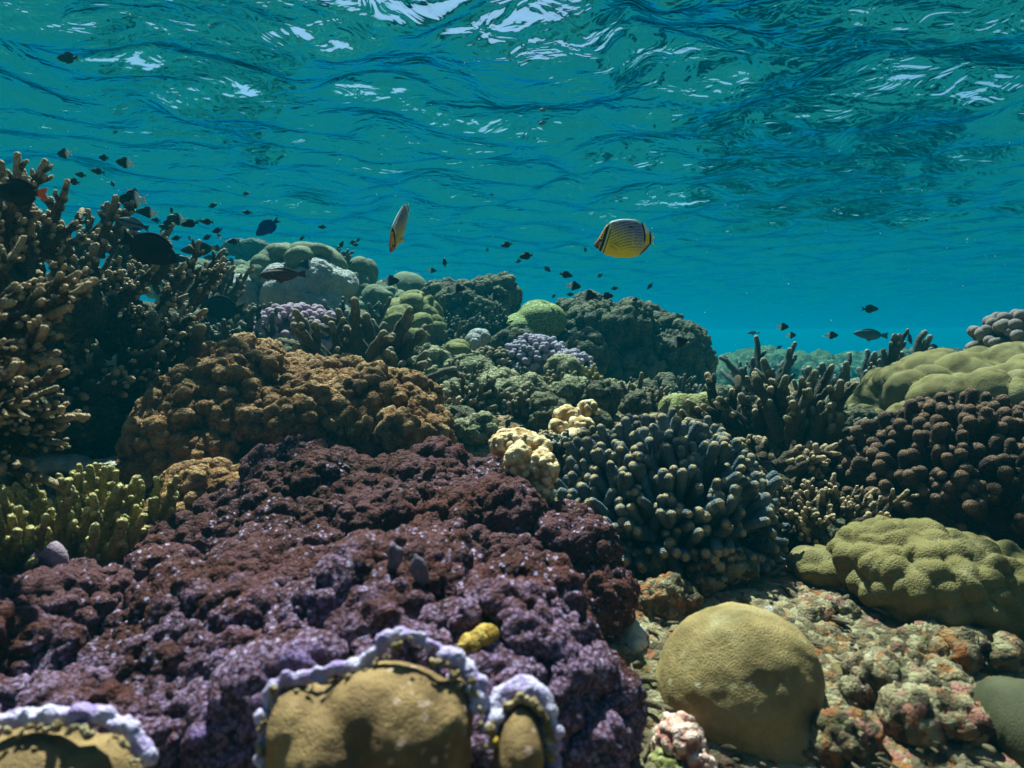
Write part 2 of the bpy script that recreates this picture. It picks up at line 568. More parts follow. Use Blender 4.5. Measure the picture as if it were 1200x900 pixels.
def join(parts):
    Vs, Fs, Ts, n = [], [], [], 0
    for V, F, t in parts:
        Vs.append(V); Fs.append(F + n); Ts.append(t); n += len(V)
    return np.vstack(Vs), np.vstack(Fs), np.concatenate(Ts)

def fuzz(V, F, size, amp, seed=0):
    N = normals(V, F)
    f1, _, _ = worley(V / size, seed)
    return V + N * (amp * (.5 - f1))[:, None] + N * (amp * .8 * fbm(V / size * .35, 2, seed + 5))[:, None]

def unit(v):
    v = np.asarray(v, float); return v / max(np.linalg.norm(v), 1e-9)

def colony(name, label, cat, mat, branches, base=None, base_mat=None, part='branch', separate=False, group=None, fz=None, maxp=100):
    """branches: list of (V, F, tip); base: (V, F, tip) or None"""
    if fz:
        branches = [(fuzz(V, F, fz[0], fz[1], 3), F, t) for V, F, t in branches]
    if not separate:
        V, F, T = join(branches + ([base] if base is not None and base_mat is None else []))
        if base_mat is not None and base is not None:
            o = thing_mesh(name, V, F, mat, label, cat, group, {'tip': T})
            me = mesh_from('base', base[0] - np.array(o.location), base[1], base_mat, {'tip': base[2]})
            obj('base', me, o)
            return o
        return thing_mesh(name, V, F, mat, label, cat, group, {'tip': T})
    allV = np.vstack([b[0] for b in branches])
    c = np.array([allV[:, 0].mean(), allV[:, 1].mean(), allV[:, 2].min()])
    root = bpy.data.objects.new(name, None); COL.objects.link(root); root.location = c
    root.empty_display_size = .05
    tag(root, label, cat, group)
    order = sorted(range(len(branches)), key=lambda i: branches[i][0][:, 1].mean() - branches[i][0][:, 2].mean())
    for i in order[:maxp]:
        V, F, T = branches[i]
        s = V[0:1].mean(0)
        obj(part, mesh_from(part, V - s, F, mat, {'tip': T}), root, tuple(s - c))
    if len(order) > maxp:
        V, F, T = join([branches[i] for i in order[maxp:]])
        obj(part, mesh_from(part, V - c, F, mat, {'tip': T}), root)['kind'] = 'stuff'
    if base is not None:
        V, F, T = base
        obj('base', mesh_from('base', V - c, F, base_mat or mat, {'tip': T}), root)
    return root

def fib_dirs(n, zmin=-.2, jit=.0, rng=None):
    i = np.arange(n) + .5
    z = 1 - (1 - zmin) * i / n
    ph = i * 2.399963
    r = np.sqrt(np.clip(1 - z * z, 0, 1))
    d = np.stack([r * np.cos(ph), r * np.sin(ph), z], 1)
    if rng is not None: d += rng.normal(size=d.shape) * jit
    return d / np.linalg.norm(d, axis=1)[:, None]

def fingers(c, R, n, L, r, rng, zmin=-.15, up=.3, sides=10, nseg=5, fork=.25, jit=.12, flat=1.0, front=True, taper=.95, lump=.0):
    """dome of stubby fingers: c centre, R radii (x, y, z)"""
    out = []
    c = np.asarray(c)
    for d in fib_dirs(n, zmin, jit, rng):
        if front and d[1] > .55: continue          # the far side faces away and touches the reef behind
        p = c + d * R * .86
        dd = unit(d / np.asarray(R) * min(R) + np.array([0, 0, up * min(max(.45 + d[2], 0), 1.2)]) + rng.normal(size=3) * .12)
        l = L * rng.uniform(.75, 1.25); rr = r * rng.uniform(.8, 1.2)
        ps = [tube(*path(p, dd, l, rr * .8, rr * taper, nseg, rng.normal(size=3) * .12, rng, .12), sides)]
        if rng.random() < fork:
            q = p + dd * l * .45
            d2 = unit(dd + rng.normal(size=3) * .7)
            ps.append(tube(*path(q, d2, l * .6, rr * .75, rr * .8, 4), sides))
        out.append(join(ps))
    return out

def stag(start, d, L, r, rng, sides=8, nb=4, bl=.35, bang=.8, wob=.15, curve=.25, taper=.5, up=.15, lean=None):
    """one staghorn branch with its side branchlets"""
    cv = rng.normal(size=3) * curve * .5 + np.array([0, 0, up])
    P = path(start, d, L, r, r * taper, 9, cv, rng, wob)
    ps = [tube(*P, sides)]
    pts, rad, tt = P
    for k in range(nb):
        t = rng.uniform(.22, .92); i = min(int(t * 8), 8)
        e = unit(pts[min(i + 1, 8)] - pts[max(i - 1, 0)])
        s = unit(np.cross(e, rng.normal(size=3)))
        d2 = unit(e * (1.1 - bang * .5) + s * bang + np.array([0, 0, .15]))
        l2 = L * bl * rng.uniform(.6, 1.2) * (1.15 - t * .55)
        ps.append(tube(*path(pts[i], d2, l2, rad[i] * .85, rad[i] * .85 * (taper + .1), 6, unit(e) * .25, rng, wob), sides))
        ps[-1] = (ps[-1][0], ps[-1][1], ps[-1][2] ** 1.0)
    return join(ps)

def stag_colony(c, R, n, mean, spread, L, r, rng, **kw):
    out = []
    c = np.asarray(c)
    for k in range(n):
        o = rng.uniform(-1, 1, 3)
        d = unit(np.asarray(mean) + spread * (.75 * o * np.array([1.3, .6, .6]) + rng.normal(size=3) * .35))
        out.append(stag(c + o * np.asarray(R), d, L * rng.uniform(.7, 1.2), r * rng.uniform(.85, 1.15), rng, **kw))
    return out

def base_blob(ells, vox, levels, seed=0, sm=3):
    V, F = blob(ells, vox, sm)
    V, t = grow(V, F, levels, seed)
    return V, F, t * 0

# ------------------------------------------------------------------ materials
M['purple'] = coral_mat("purple_crust", (.125, .036, .026), (.30, .15, .20), (.050, .013, .009), 9, .95, 1.5, 520, .0016, .5,
                        patch=(.13, .05, .06), patch_scale=5, patch_lo=.48, patch_hi=.62, spot=(.66, .55, .88), spot_scale=95, spot_r=.33, rim=True, micro=(190, .005, .25))
M['orange'] = coral_mat("ochre_knobs", (.40, .185, .06), (.70, .44, .20), (.15, .06, .02), 10, .7, 1.3, 420, .0022, .5, patch=(.34, .24, .10), patch_scale=12, micro=(140, .009, .5))
M['olive_rock'] = coral_mat("olive_turf_rock", (.075, .072, .034), (.21, .20, .11), (.032, .030, .018), 8, .6, 1.2, 180, .004, .45, patch=(.26, .23, .13), patch_scale=20, patch_lo=.54, patch_hi=.66, micro=(60, .018, .5))
M['green_turf'] = coral_mat("green_turf_rock", (.17, .18, .07), (.42, .40, .22), (.05, .06, .03), 11, .5, 1.1, 200, .004, .4, patch=(.50, .46, .30), patch_scale=26, patch_lo=.55, patch_hi=.66, micro=(75, .015, .5))
M['tan_stag'] = coral_mat("tan_staghorn", (.085, .058, .034), (.78, .58, .34), (.04, .028, .018), 14, .62, 1.1, 330, .0016, .5, tip_break=.1, micro=(300, .003, .3))
M['dark_stag'] = coral_mat("dark_staghorn", (.070, .056, .036), (.72, .54, .32), (.03, .025, .018), 14, .72, 1.15, 300, .0018, .55, tip_break=.1, micro=(300, .003, .3))
M['brown_stag'] = coral_mat("brown_staghorn", (.13, .105, .062), (.50, .42, .26), (.05, .045, .03), 14, .74, 1.2, 300, .002, .5, tip_break=.15, micro=(280, .004, .4))
M['yellow_stag'] = coral_mat("yellow_green_fingers", (.33, .28, .07), (.75, .64, .26), (.14, .115, .035), 14, .65, 1.2, 300, .002, .5, tip_break=.2, micro=(260, .004, .4))
M['far_stag'] = coral_mat("grey_staghorn", (.07, .075, .06), (.34, .34, .26), (.03, .035, .03), 10, .85, 1.2, 200, .002, .4, tip_break=.1)
M['blue'] = coral_mat("blue_grey_fingers", (.19, .24, .26), (.72, .52, .22), (.07, .095, .11), 16, 1.12, 1.38, 380, .004, .6, tip_break=.22)
M['brown_fin'] = coral_mat("brown_fingers", (.12, .062, .045), (.36, .21, .12), (.045, .024, .02), 14, 1.0, 1.45, 420, .0026, .6, tip_break=.25, micro=(300, .004, .35))
M['grey_fin'] = coral_mat("grey_brown_fingers", (.15, .12, .12), (.30, .24, .22), (.06, .05, .05), 14, .6, 1.1, 420, .002, .5)
M['poci'] = coral_mat("mauve_cauliflower", (.17, .105, .15), (.50, .36, .45), (.07, .04, .06), 20, .45, 1.1, 420, .0015, .4, tip_break=.2)
M['poci_grey'] = coral_mat("lilac_cauliflower", (.17, .14, .19), (.44, .38, .48), (.06, .05, .07), 20, .5, 1.1, 420, .0015, .4, tip_break=.2)
M['cream'] = coral_mat("cream_warty", (.60, .38, .13), (.86, .68, .40), (.26, .14, .05), 14, .45, 1.0, 260, .002, .3, tip_break=.1)
M['pink'] = coral_mat("pink_warty", (.45, .20, .15), (.80, .58, .48), (.20, .06, .04), 14, .45, 1.0, 260, .002, .3, tip_break=.1)
M['porites'] = coral_mat("olive_massive", (.23, .19, .068), (.34, .29, .12), (.12, .095, .03), 11, .75, 1.3, 360, .0022, .45, patch=(.32, .28, .15), patch_scale=14, patch_lo=.5, patch_hi=.75)
M['dome'] = coral_mat("olive_smooth_dome", (.40, .29, .12), (.46, .36, .17), (.17, .12, .045), 16, .9, 1.4, 520, .0014, .35,
                      patch=(.42, .37, .20), patch_scale=10, patch_lo=.55, patch_hi=.8, micro=(420, .0003, .0), spot=(.62, .60, .38), spot_scale=34, spot_r=.17)
M['green_dome'] = coral_mat("grey_green_dome", (.20, .23, .13), (.30, .33, .21), (.09, .11, .06), 12, .7, 1.2, 140, .004, .4, patch=(.32, .34, .24), patch_scale=15)
M['dead'] = coral_mat("grey_dead_rock", (.46, .46, .43), (.62, .62, .58), (.24, .25, .23), 9, .5, 1.2, 160, .004, .3, patch=(.42, .44, .40), patch_scale=13, micro=(70, .008, .3))
M['teal_dome'] = coral_mat("teal_dome", (.085, .085, .045), (.11, .11, .06), (.045, .045, .022), 14, .9, 1.4, 500, .0006, .25)
M['yellow_lump'] = coral_mat("yellow_green_lumps", (.24, .23, .065), (.36, .35, .15), (.10, .10, .03), 13, .6, 1.2, 150, .004, .45, patch=(.36, .36, .2), patch_scale=18)
M['table'] = coral_mat("dark_table", (.045, .055, .04), (.09, .11, .08), (.025, .03, .025), 6, .4, 1.0, 60, .006, .5, micro=(16, .05, .5))
M['brownbody'] = coral_mat("brown_smooth_tissue", (.36, .235, .10), (.4, .28, .14), (.15, .09, .04), 26, 1.2, 2, 600, .0014, .3,
                           spot=(.50, .34, .26), spot_scale=75, spot_r=.25)
M['mottle'] = coral_mat("pale_edge_crust", (.50, .40, .26), (.6, .5, .35), (.16, .11, .04), 60, .9, 1.5, 320, .003, .4, patch=(.60, .34, .02), patch_scale=40)
M['yellow_crust'] = coral_mat("yellow_crust", (.42, .24, .03), (.66, .46, .12), (.14, .07, .01), 60, .5, 1.2, 400, .002, .3)
M['margin2'] = coral_mat("lilac_plate", (.22, .17, .26), (.45, .38, .52), (.08, .06, .07), 40, .6, 1.2, 420, .002, .4)
M['margin'] = coral_mat("white_violet_margin", (.62, .58, .74), (.80, .78, .86), (.28, .18, .42), 45, .9, 1.5, 420, .0015, .15)

def honeycomb():
    m, nt, out = new_mat("green_honeycomb")
    b = NB(nt)
    e = b.voro(72, 'DISTANCE_TO_EDGE')
    wall = b.ramp(e, .22, .06)
    c = b.mix(wall, (.085, .11, .03), (.36, .42, .14))
    c = b.mix(b.math('MULTIPLY', b.noise(8, 3), .4), c, (.15, .18, .07))
    nt.links.new(b.bsdf(c, b.bump(wall, .006, 1.0)), out.inputs[0])
    return m
M['honey'] = honeycomb()

# ================================================================== the corals
def RNG(s): return np.random.default_rng(s)
def massive(name, label, cat, mat, ells, vox, levels, seed=0, sm=3, rimsrc=None, group=None):
    V, F = blob(ells, vox, sm, seed=seed)
    V, t = grow(V, F, levels, seed)
    at_ = {'tip': t}
    if rimsrc is not None:
        at_['rim'] = rimsrc(V)
        at_['frost'] = np.clip((.84 - V[:, 1]) / .34, 0, 1)
    return thing_mesh(name, V, F, M[mat], label, cat, group, at_)

# --- purple-brown foreground mass with three brown bodies grown into it
RIMS = [[(306, 925, .45), (304, 850, .46), (318, 812, .47), (370, 800, .47), (420, 791, .475), (446, 766, .48), (472, 748, .48), (512, 772, .475), (546, 794, .47), (560, 818, .465), (562, 850, .455)],
        [(578, 870, .45), (582, 832, .465), (604, 814, .47), (628, 822, .465), (642, 850, .46), (646, 910, .45)],
        [(-30, 856, .46), (40, 850, .465), (92, 850, .465), (142, 866, .46), (168, 905, .45)]]
def polyline(pts, n=90):
    P = np.array([at(*p) for p in pts])
    t = np.concatenate([[0], np.cumsum(np.linalg.norm(np.diff(P, axis=0), axis=1))])
    u = np.linspace(0, t[-1], n)
    Q = np.stack([np.interp(u, t, P[:, k]) for k in range(3)], 1)
    for _ in range(4): Q[1:-1] = (Q[:-2] + 2 * Q[1:-1] + Q[2:]) / 4
    return Q
RIMP = [polyline(r) for r in RIMS]
def rim(V):
    d = np.full(len(V), 9.0)
    for Q in RIMP:
        for q in Q[::3]:
            w = V - q
            d = np.minimum(d, np.sqrt(w[:, 0] ** 2 + (.45 * w[:, 1]) ** 2 + w[:, 2] ** 2))
    return np.clip(1.15 - d / .052, 0, 1)
purple = [E(430, 664, 1.12, 158, 92, .24), E(550, 676, 1.05, 104, 92, .20), E(655, 690, 1.0, 46, 70, .13), E(585, 618, 1.12, 28, 46, .08), E(370, 580, 1.22, 76, 38, .12), E(515, 596, 1.2, 74, 52, .14),
          E(280, 672, 1.10, 90, 60, .16), E(205, 745, .90, 100, 72, .16), E(40, 770, .74, 110, 72, .14), E(-80, 800, .7, 100, 70, .14),
          E(330, 760, .78, 150, 90, .18), E(470, 770, .70, 130, 92, .14), E(590, 785, .68, 66, 84, .10), E(675, 855, .64, 40, 60, .08), E(180, 860, .66, 170, 90, .12),
          E(420, 880, .61, 140, 120, .09), E(580, 880, .60, 64, 100, .07), E(470, 900, .66, 230, 60, .12)]
PURPLE = massive('encrusting_coral', 'huge dark purple brown knobby coral mass with lilac tips filling the left foreground', 'coral', 'purple',
        purple, .0034, [('k', .080, .056), ('k', .025, .016, .35), ('k', .0100, .0078, .65)], 11, rimsrc=rim)
BODIES = [([E(395, 890, .475, 82, 84, .05), E(480, 880, .475, 78, 98, .05), E(455, 836, .478, 88, 56, .04), E(350, 850, .475, 36, 44, .035), E(530, 840, .475, 26, 42, .035)],
           'smooth brown patch ringed by violet white crust at the bottom, left of centre'),
          ([E(610, 885, .47, 32, 62, .04)], 'small brown patch in a narrow violet rimmed hollow right of the dark cleft'),
          ([E(40, 930, .475, 90, 74, .05), E(110, 925, .475, 50, 56, .045)], 'smooth tan brown patch under white crust in the bottom left corner')]
for i, (ells, lab) in enumerate(BODIES):
    V, F = blob(ells, .0022, 8, wob=.08, seed=40 + i)
    V, t = grow(V, F, [('n', .05, .004), ('d', .02, .0012), ('n', .010, .0008)], i)
    o = thing_mesh('smooth_coral', V, F, M['brownbody'], lab, 'coral', None, {'tip': t * 0})
    rg = RNG(i + 5)
    for nm, mt, off, r0, gap in (('white_margin', 'margin', np.array([0, .013, .001]), .0042, .0), ('pale_lip', 'mottle', np.array([0, .002, -.0040]), .0019, .45)):
        Q = RIMP[i] + off
        ls = []
        for q in Q:
            if rg.random() < gap: continue
            f = rg.uniform(.55, 1.35)
            ls.append((q + rg.normal(size=3) * np.array([.0022, .001, .0022]), (r0 * f * 1.3, r0 * 1.1, r0 * f), rg.uniform(-40, 40)))
        V, F = blob(ls, .0015, 7, seed=7)
        V, t = grow(V, F, [('n', .025, .004), ('n', .008, .0022), ('k', .004, .0009)], 5 + i)
        obj(nm, mesh_from(nm, V - np.array(o.location), F, M[mt], {'tip': t * 0}), o)

V, F = blob([E(135, 548, 1.42, 46, 12, .10), E(60, 545, 1.4, 40, 10, .08), E(700, 700, 1.0, 26, 8, .05), E(738, 745, .92, 22, 10, .05)], .005, 4)
V, t = grow(V, F, [('n', .05, .012), ('n', .012, .002)], 3)
tag(obj('sand', mesh_from('sand', V, F, M['sand'])), kind='structure')

def surf_D(o, px, py, r=7):
    """distance of the nearest skin of a coral seen at a pixel"""
    me = o.data; V = np.empty(len(me.vertices) * 3, np.float32); me.vertices.foreach_get("co", V)
    V = V.reshape(-1, 3) + np.array(o.location) - np.array(CAM)
    zc = V[:, 1] * cP - V[:, 2] * sP; uc = V[:, 1] * sP + V[:, 2] * cP
    ok = zc > .1
    X = 600 + FPX * V[:, 0] / np.maximum(zc, .1); Y = 450 - FPX * uc / np.maximum(zc, .1)
    m = ok & (np.abs(X - px) < r) & (np.abs(Y - py) < r)
    return float(V[m, 1].min()) if m.any() else .7

# --- ochre knobby mass behind it
massive('knobby_coral', 'large ochre brown coral mass with crumbly knobs behind the purple mass, left of centre', 'coral', 'orange',
        [E(290, 485, 1.62, 80, 56, .22), E(250, 530, 1.5, 80, 42, .16), E(355, 510, 1.55, 70, 60, .2), E(295, 448, 1.75, 58, 28, .15), E(385, 466, 1.7, 52, 30, .15)], .0046,
        [('k', .070, .060, .3), ('k', .025, .021, .5), ('k', .010, .0065, .3), ('n', .008, .0025)], 21)
massive('knobby_coral', 'smaller ochre knobby coral mound touching the right side of the bigger ochre mass', 'coral', 'orange',
        [E(450, 480, 1.6, 58, 38, .15), E(420, 500, 1.55, 50, 32, .13), E(478, 505, 1.52, 34, 28, .10)], .0046,
        [('k', .055, .045, .3), ('k', .022, .018, .5), ('k', .009, .006, .3), ('n', .008, .0025)], 22)
massive('knobby_coral', 'low ochre knob ridge squeezed between dark cleft and purple mass at the left', 'coral', 'orange',
        [E(255, 575, 1.28, 60, 26, .10), E(215, 600, 1.22, 34, 22, .08)], .005,
        [('k', .05, .026, .3), ('k', .022, .011, .5), ('k', .010, .004, .3)], 23)

# --- far bommies
massive('reef_rock', 'big dark overhanging reef block with knobby crust standing against open water right of centre', 'reef rock', 'olive_rock',
        [E(735, 438, 3.6, 78, 54, .36), E(778, 425, 3.5, 42, 36, .28), E(690, 430, 3.6, 52, 58, .35), E(722, 386, 3.6, 60, 17, .33), E(692, 376, 3.7, 38, 18, .25), E(790, 402, 3.5, 34, 14, .25)], .0105,
        [('k', .15, .075, .2), ('k', .055, .042, .5), ('k', .024, .018, .4), ('n', .015, .003)], 31)
massive('reef_rock', 'dark knobby reef block with peaked top between smooth green dome and honeycomb coral', 'reef rock', 'olive_rock',
        [E(552, 375, 3.7, 52, 34, .3), E(572, 352, 3.7, 30, 18, .2), E(515, 365, 3.7, 22, 26, .2), E(580, 400, 3.6, 40, 24, .2)], .0105,
        [('k', .12, .06, .2), ('k', .05, .04, .5), ('k', .024, .018, .4), ('n', .015, .003)], 32)
massive('honeycomb_coral', 'rounded bright green coral with a fine honeycomb surface between two dark reef blocks', 'coral', 'honey',
        [E(632, 378, 3.35, 30, 25, .14), E(612, 388, 3.35, 26, 24, .14), E(604, 402, 3.3, 18, 14, .1)], .008, [('d', .2, .03)], 33)
massive('dome_coral', 'smooth tall grey green dome coral peeking out left of the peaked dark block', 'coral', 'green_dome',
        [E(478, 345, 4.1, 24, 25, .16), E(490, 362, 4.0, 14, 18, .12)], .011, [('d', .4, .02)], 34)
massive('lobed_coral', 'tall coral of stacked rounded grey green lobes with dark base beside the smooth green dome', 'coral', 'green_dome',
        [E(425, 322, 3.6, 14, 16, .1), E(420, 345, 3.55, 20, 22, .14), E(452, 355, 3.5, 24, 20, .14), E(435, 375, 3.5, 32, 26, .16)], .009,
        [('d', .12, .06, .4), ('k', .035, .006)], 35)
massive('dead_coral_rock', 'large pale grey dead coral boulder below the grey green domes, left of centre', 'reef rock', 'dead',
        [E(372, 335, 3.15, 38, 30, .2), E(345, 345, 3.1, 38, 32, .2), E(370, 365, 3.05, 40, 24, .15)], .008,
        [('d', .16, .045), ('n', .06, .012), ('k', .02, .005)], 36)
massive('dead_coral_rock', 'low whitish grey dead coral mound left of the large pale boulder', 'reef rock', 'dead',
        [E(290, 350, 3.1, 36, 24, .18), E(305, 335, 3.15, 18, 16, .12), E(270, 358, 3.1, 26, 18, .12)], .008,
        [('d', .14, .04), ('n', .06, .010), ('k', .02, .005)], 37)
massive('lobed_coral', 'fat grey green lobes crowning the large pale grey boulder', 'coral', 'green_dome',
        [E(366, 298, 3.2, 30, 14, .13), E(335, 302, 3.2, 22, 13, .13), E(318, 312, 3.15, 17, 15, .12), E(390, 318, 3.2, 14, 26, .1), E(355, 303, 3.05, 15, 12, .08), E(312, 325, 3.1, 12, 15, .1)], .008,
        [('d', .15, .035)], 38)
massive('lobed_coral', 'small pale lobes on the left shoulder of the whitish mound', 'coral', 'green_dome',
        [E(268, 332, 3.3, 12, 11, .1), E(250, 345, 3.3, 12, 10, .1), E(278, 325, 3.3, 12, 9, .1)], .009, [('d', .12, .025)], 39)
massive('lumpy_coral', 'yellow green coral of round lumps sloping down right of the stacked lobes', 'coral', 'yellow_lump',
        [E(480, 365, 3.1, 22, 18, .14), E(495, 385, 3.05, 24, 16, .14), E(468, 380, 3.0, 20, 18, .12), E(485, 398, 2.9, 16, 10, .1), E(503, 370, 3.1, 12, 20, .1)], .008,
        [('d', .09, .045, .5), ('k', .03, .004)], 41)
massive('lumpy_coral', 'little greyish white coral lump in front of the peaked dark block', 'coral', 'dead',
        [E(562, 395, 2.9, 13, 10, .06), E(556, 400, 2.85, 9, 9, .05)], .006, [('d', .05, .012)], 42)
massive('lumpy_coral', 'small olive yellow coral knob under the honeycomb coral', 'coral', 'yellow_lump',
        [E(536, 412, 2.7, 16, 13, .08), E(527, 420, 2.7, 12, 10, .06)], .006, [('d', .06, .014), ('k', .025, .003)], 43)
# tables far behind
def table_coral(px, py, D, rx, th, label, stalk):
    rng = RNG(int(px))
    V, F = blob([E(px, py, D, rx, th, rx * m_per_px(D) * .8), E(px, py + stalk * 1.6, D, rx * .5, stalk * 1.6, rx * m_per_px(D) * .5)], .02, 3)
    V, t = grow(V, F, [('k', .09, .03, .3), ('k', .045, .028, .7)], 8)
    thing_mesh('table_coral', V, F, M['table'], label, 'coral', None, {'tip': t})
table_coral(292, 291, 5.6, 29, 6, 'flat topped dark table coral far behind the pale boulder', 26)
table_coral(1092, 418, 6.0, 62, 7, 'broad pale flat table coral far behind the staghorns on the right', 14)
massive('reef_ridge', 'low hazy reef mound far off in the gap right of the big dark block', 'reef rock', 'green_turf',
        [E(890, 480, 9.5, 75, 68, .9), E(950, 480, 9.0, 50, 62, .7), E(850, 486, 8.5, 40, 62, .6), E(1000, 475, 10.5, 90, 58, .8)], .05, [('k', .35, .12), ('k', .12, .06)], 45)
massive('reef_ridge', 'hazy green reef mound behind the left staghorns, under the small fish', 'reef rock', 'green_turf',
        [E(235, 335, 5.0, 40, 22, .5), E(210, 330, 5.2, 30, 16, .4), E(265, 330, 5.1, 20, 10, .3), E(300, 335, 5.2, 45, 20, .4)], .022, [('k', .18, .07), ('k', .07, .04, .5), ('k', .03, .015, .5)], 46)

# --- right side massive corals
massive('lumpy_coral', 'wide pale olive lumpy coral slope at the right edge above the brown finger coral', 'coral', 'porites',
        [E(1150, 470, 2.0, 120, 48, .32), E(1085, 470, 2.05, 66, 34, .25), E(1210, 455, 2.0, 80, 45, .28), E(1040, 490, 2.0, 40, 18, .16)], .0068,
        [('d', .105, .060), ('d', .055, .010)], 51)
massive('lumpy_coral', 'bright olive lumpy boulder coral on the rubble at the right edge', 'coral', 'porites',
        [E(1085, 672, 1.02, 88, 56, .13), E(1140, 690, 1.0, 82, 52, .13), E(1040, 655, 1.05, 52, 38, .09), E(1190, 705, 1.02, 50, 45, .1)], .0042,
        [('d', .036, .021), ('n', .03, .003), ('n', .01, .0006)], 52)
massive('lumpy_coral', 'low olive skirt of the bright boulder coral on its left, beside the blue grey fingers', 'coral', 'porites',
        [E(965, 665, 1.12, 34, 20, .06), E(985, 685, 1.1, 30, 14, .05)], .0042, [('d', .04, .010)], 53)
massive('boulder_coral', 'big smooth egg shaped olive brown boulder coral with pale flecks at the bottom right', 'coral', 'dome',
        [E(866, 812, .80, 99, 101, .10, 0), E(905, 885, .76, 72, 84, .085, 0)], .0036, [('d', .16, .004), ('n', .09, .008), ('n', .035, .0025), ('n', .012, .0006)], 54, sm=26)
massive('boulder_coral', 'blurred grey green dome coral cut by the right edge near the bottom', 'coral', 'teal_dome',
        [E(1212, 862, .68, 46, 58, .08)], .004, [('d', .1, .006)], 55)
massive('lumpy_coral', 'small pale yellow coral crust below the cream warty coral, beside the purple mass', 'coral', 'yellow_lump',
        [E(640, 592, 1.12, 14, 12, .04), E(650, 606, 1.1, 13, 9, .03), E(632, 580, 1.12, 9, 7, .03)], .003, [('k', .02, .006, .5), ('k', .008, .002)], 56)

# --- finger corals
def finger_thing(name, label, mat, px, py, D, rx, ry, dep, n, Lpx, rpx, seed, separate=False, fz=(.0045, .0016), **kw):
    k = m_per_px(D)
    c = at(px, py, D); R = np.array([rx * k, dep, ry * k])
    br = fingers(c, R, n, Lpx * k, rpx * k, RNG(seed), **kw)
    bb = base_blob([(c - np.array([0, 0, .1 * R[2]]), R * .93, 0)], max(.004, D * .0045), [('k', .03 * D, .008 * D)], seed)
    return colony(name, label, 'coral', M[mat], br, base=bb, part='finger', separate=separate, fz=fz)
finger_thing('finger_coral', 'large dome of thick blue grey fingers with tan tips right of centre', 'blue', 778, 608, 1.28, 100, 82, .18, 600, 42, 6.6, 61, separate=True,
             zmin=-.38, up=.95, sides=12, nseg=7, fork=.4, taper=.82)
finger_thing('finger_coral', 'wide mound of stubby dark brown fingers at the right edge', 'brown_fin', 1130, 585, 1.38, 128, 88, .24, 640, 36, 6.8, 62, separate=True,
             zmin=-.5, up=1.3, sides=12, nseg=6, fork=.35, taper=1.0)
finger_thing('finger_coral', 'grey brown clump of short blunt fingers on top of the pale olive slope', 'grey_fin', 1205, 400, 2.2, 52, 22, .16, 110, 12, 7.5, 63,
             zmin=-.6, up=.15, sides=10, nseg=4, fork=.2, fz=(.006, .001))
finger_thing('cauliflower_coral', 'mauve cauliflower coral dome of short rounded fingers below the pale boulder', 'poci', 350, 395, 2.45, 50, 30, .17, 300, 9, 4.6, 64,
             zmin=-.35, up=.2, sides=9, nseg=4, fork=.45, fz=(.006, .0012), taper=1.05)
finger_thing('cauliflower_coral', 'lilac grey cauliflower coral of many tiny knobs below the honeycomb coral', 'poci_grey', 628, 424, 2.6, 34, 28, .14, 300, 6, 3.3, 65,
             zmin=-.5, up=.1, sides=8, nseg=4, fork=.3, fz=(.006, .001), taper=1.05)
finger_thing('cauliflower_coral', 'smaller lilac knob coral just right of the lilac cauliflower coral', 'poci_grey', 668, 436, 2.5, 24, 22, .1, 170, 6, 3.2, 66,
             zmin=-.5, up=.1, sides=8, nseg=4, fork=.3, fz=(.006, .001), taper=1.05)
finger_thing('cauliflower_coral', 'little pale mauve cauliflower tuft between grey staghorn and pale olive slope', 'dead', 1035, 462, 2.1, 20, 13, .06, 60, 6, 3.6, 67,
             zmin=-.3, up=.2, sides=8, nseg=4, fz=(.006, .001))
# cream warty corals: thick lobes covered in warts
def warty(label, mat, ells, vox, seed, wart=.0105, name='warty_coral'):
    V, F = blob(ells, vox, 2, seed=seed)
    V, t = grow(V, F, [('d', .045, .012), ('k', wart * 1.1, wart * .75, 1.0)], seed)
    thing_mesh(name, V, F, M[mat], label, 'coral', None, {'tip': t})
warty('cream yellow warty coral of upright lobes between the purple mass and blue grey fingers', 'cream',
      [E(602, 518, 1.14, 24, 13, .03), E(632, 526, 1.13, 12, 11, .025), E(608, 548, 1.10, 13, 28, .025), E(635, 556, 1.09, 15, 24, .03), E(622, 538, 1.13, 11, 16, .025), E(632, 580, 1.08, 13, 13, .025)], .0026, 71)
warty('pale cream nubbly coral at the upper left foot of the blue grey fingers', 'cream',
      [E(665, 488, 1.7, 12, 9, .03), E(680, 500, 1.66, 12, 9, .03), E(655, 500, 1.66, 8, 7, .025), E(690, 482, 1.72, 9, 10, .03), E(672, 512, 1.6, 10, 7, .03)], .0034, 72, .016)
warty('small pink and cream warty coral low down between the purple mass and the smooth boulder', 'pink',
      [E(800, 868, .70, 20, 18, .025), E(812, 885, .69, 15, 14, .02), E(786, 880, .7, 12, 12, .02)], .0018, 73, .0085)
warty('tiny round pale pink nub at the bottom edge next to the pink warty coral', 'pink', [E(833, 898, .68, 11, 8, .012)], .0016, 74, .008)
warty('small yellow green nub beside the pink warty coral at the bottom edge', 'yellow_lump', [E(782, 898, .68, 16, 9, .015)], .0018, 75, .009)

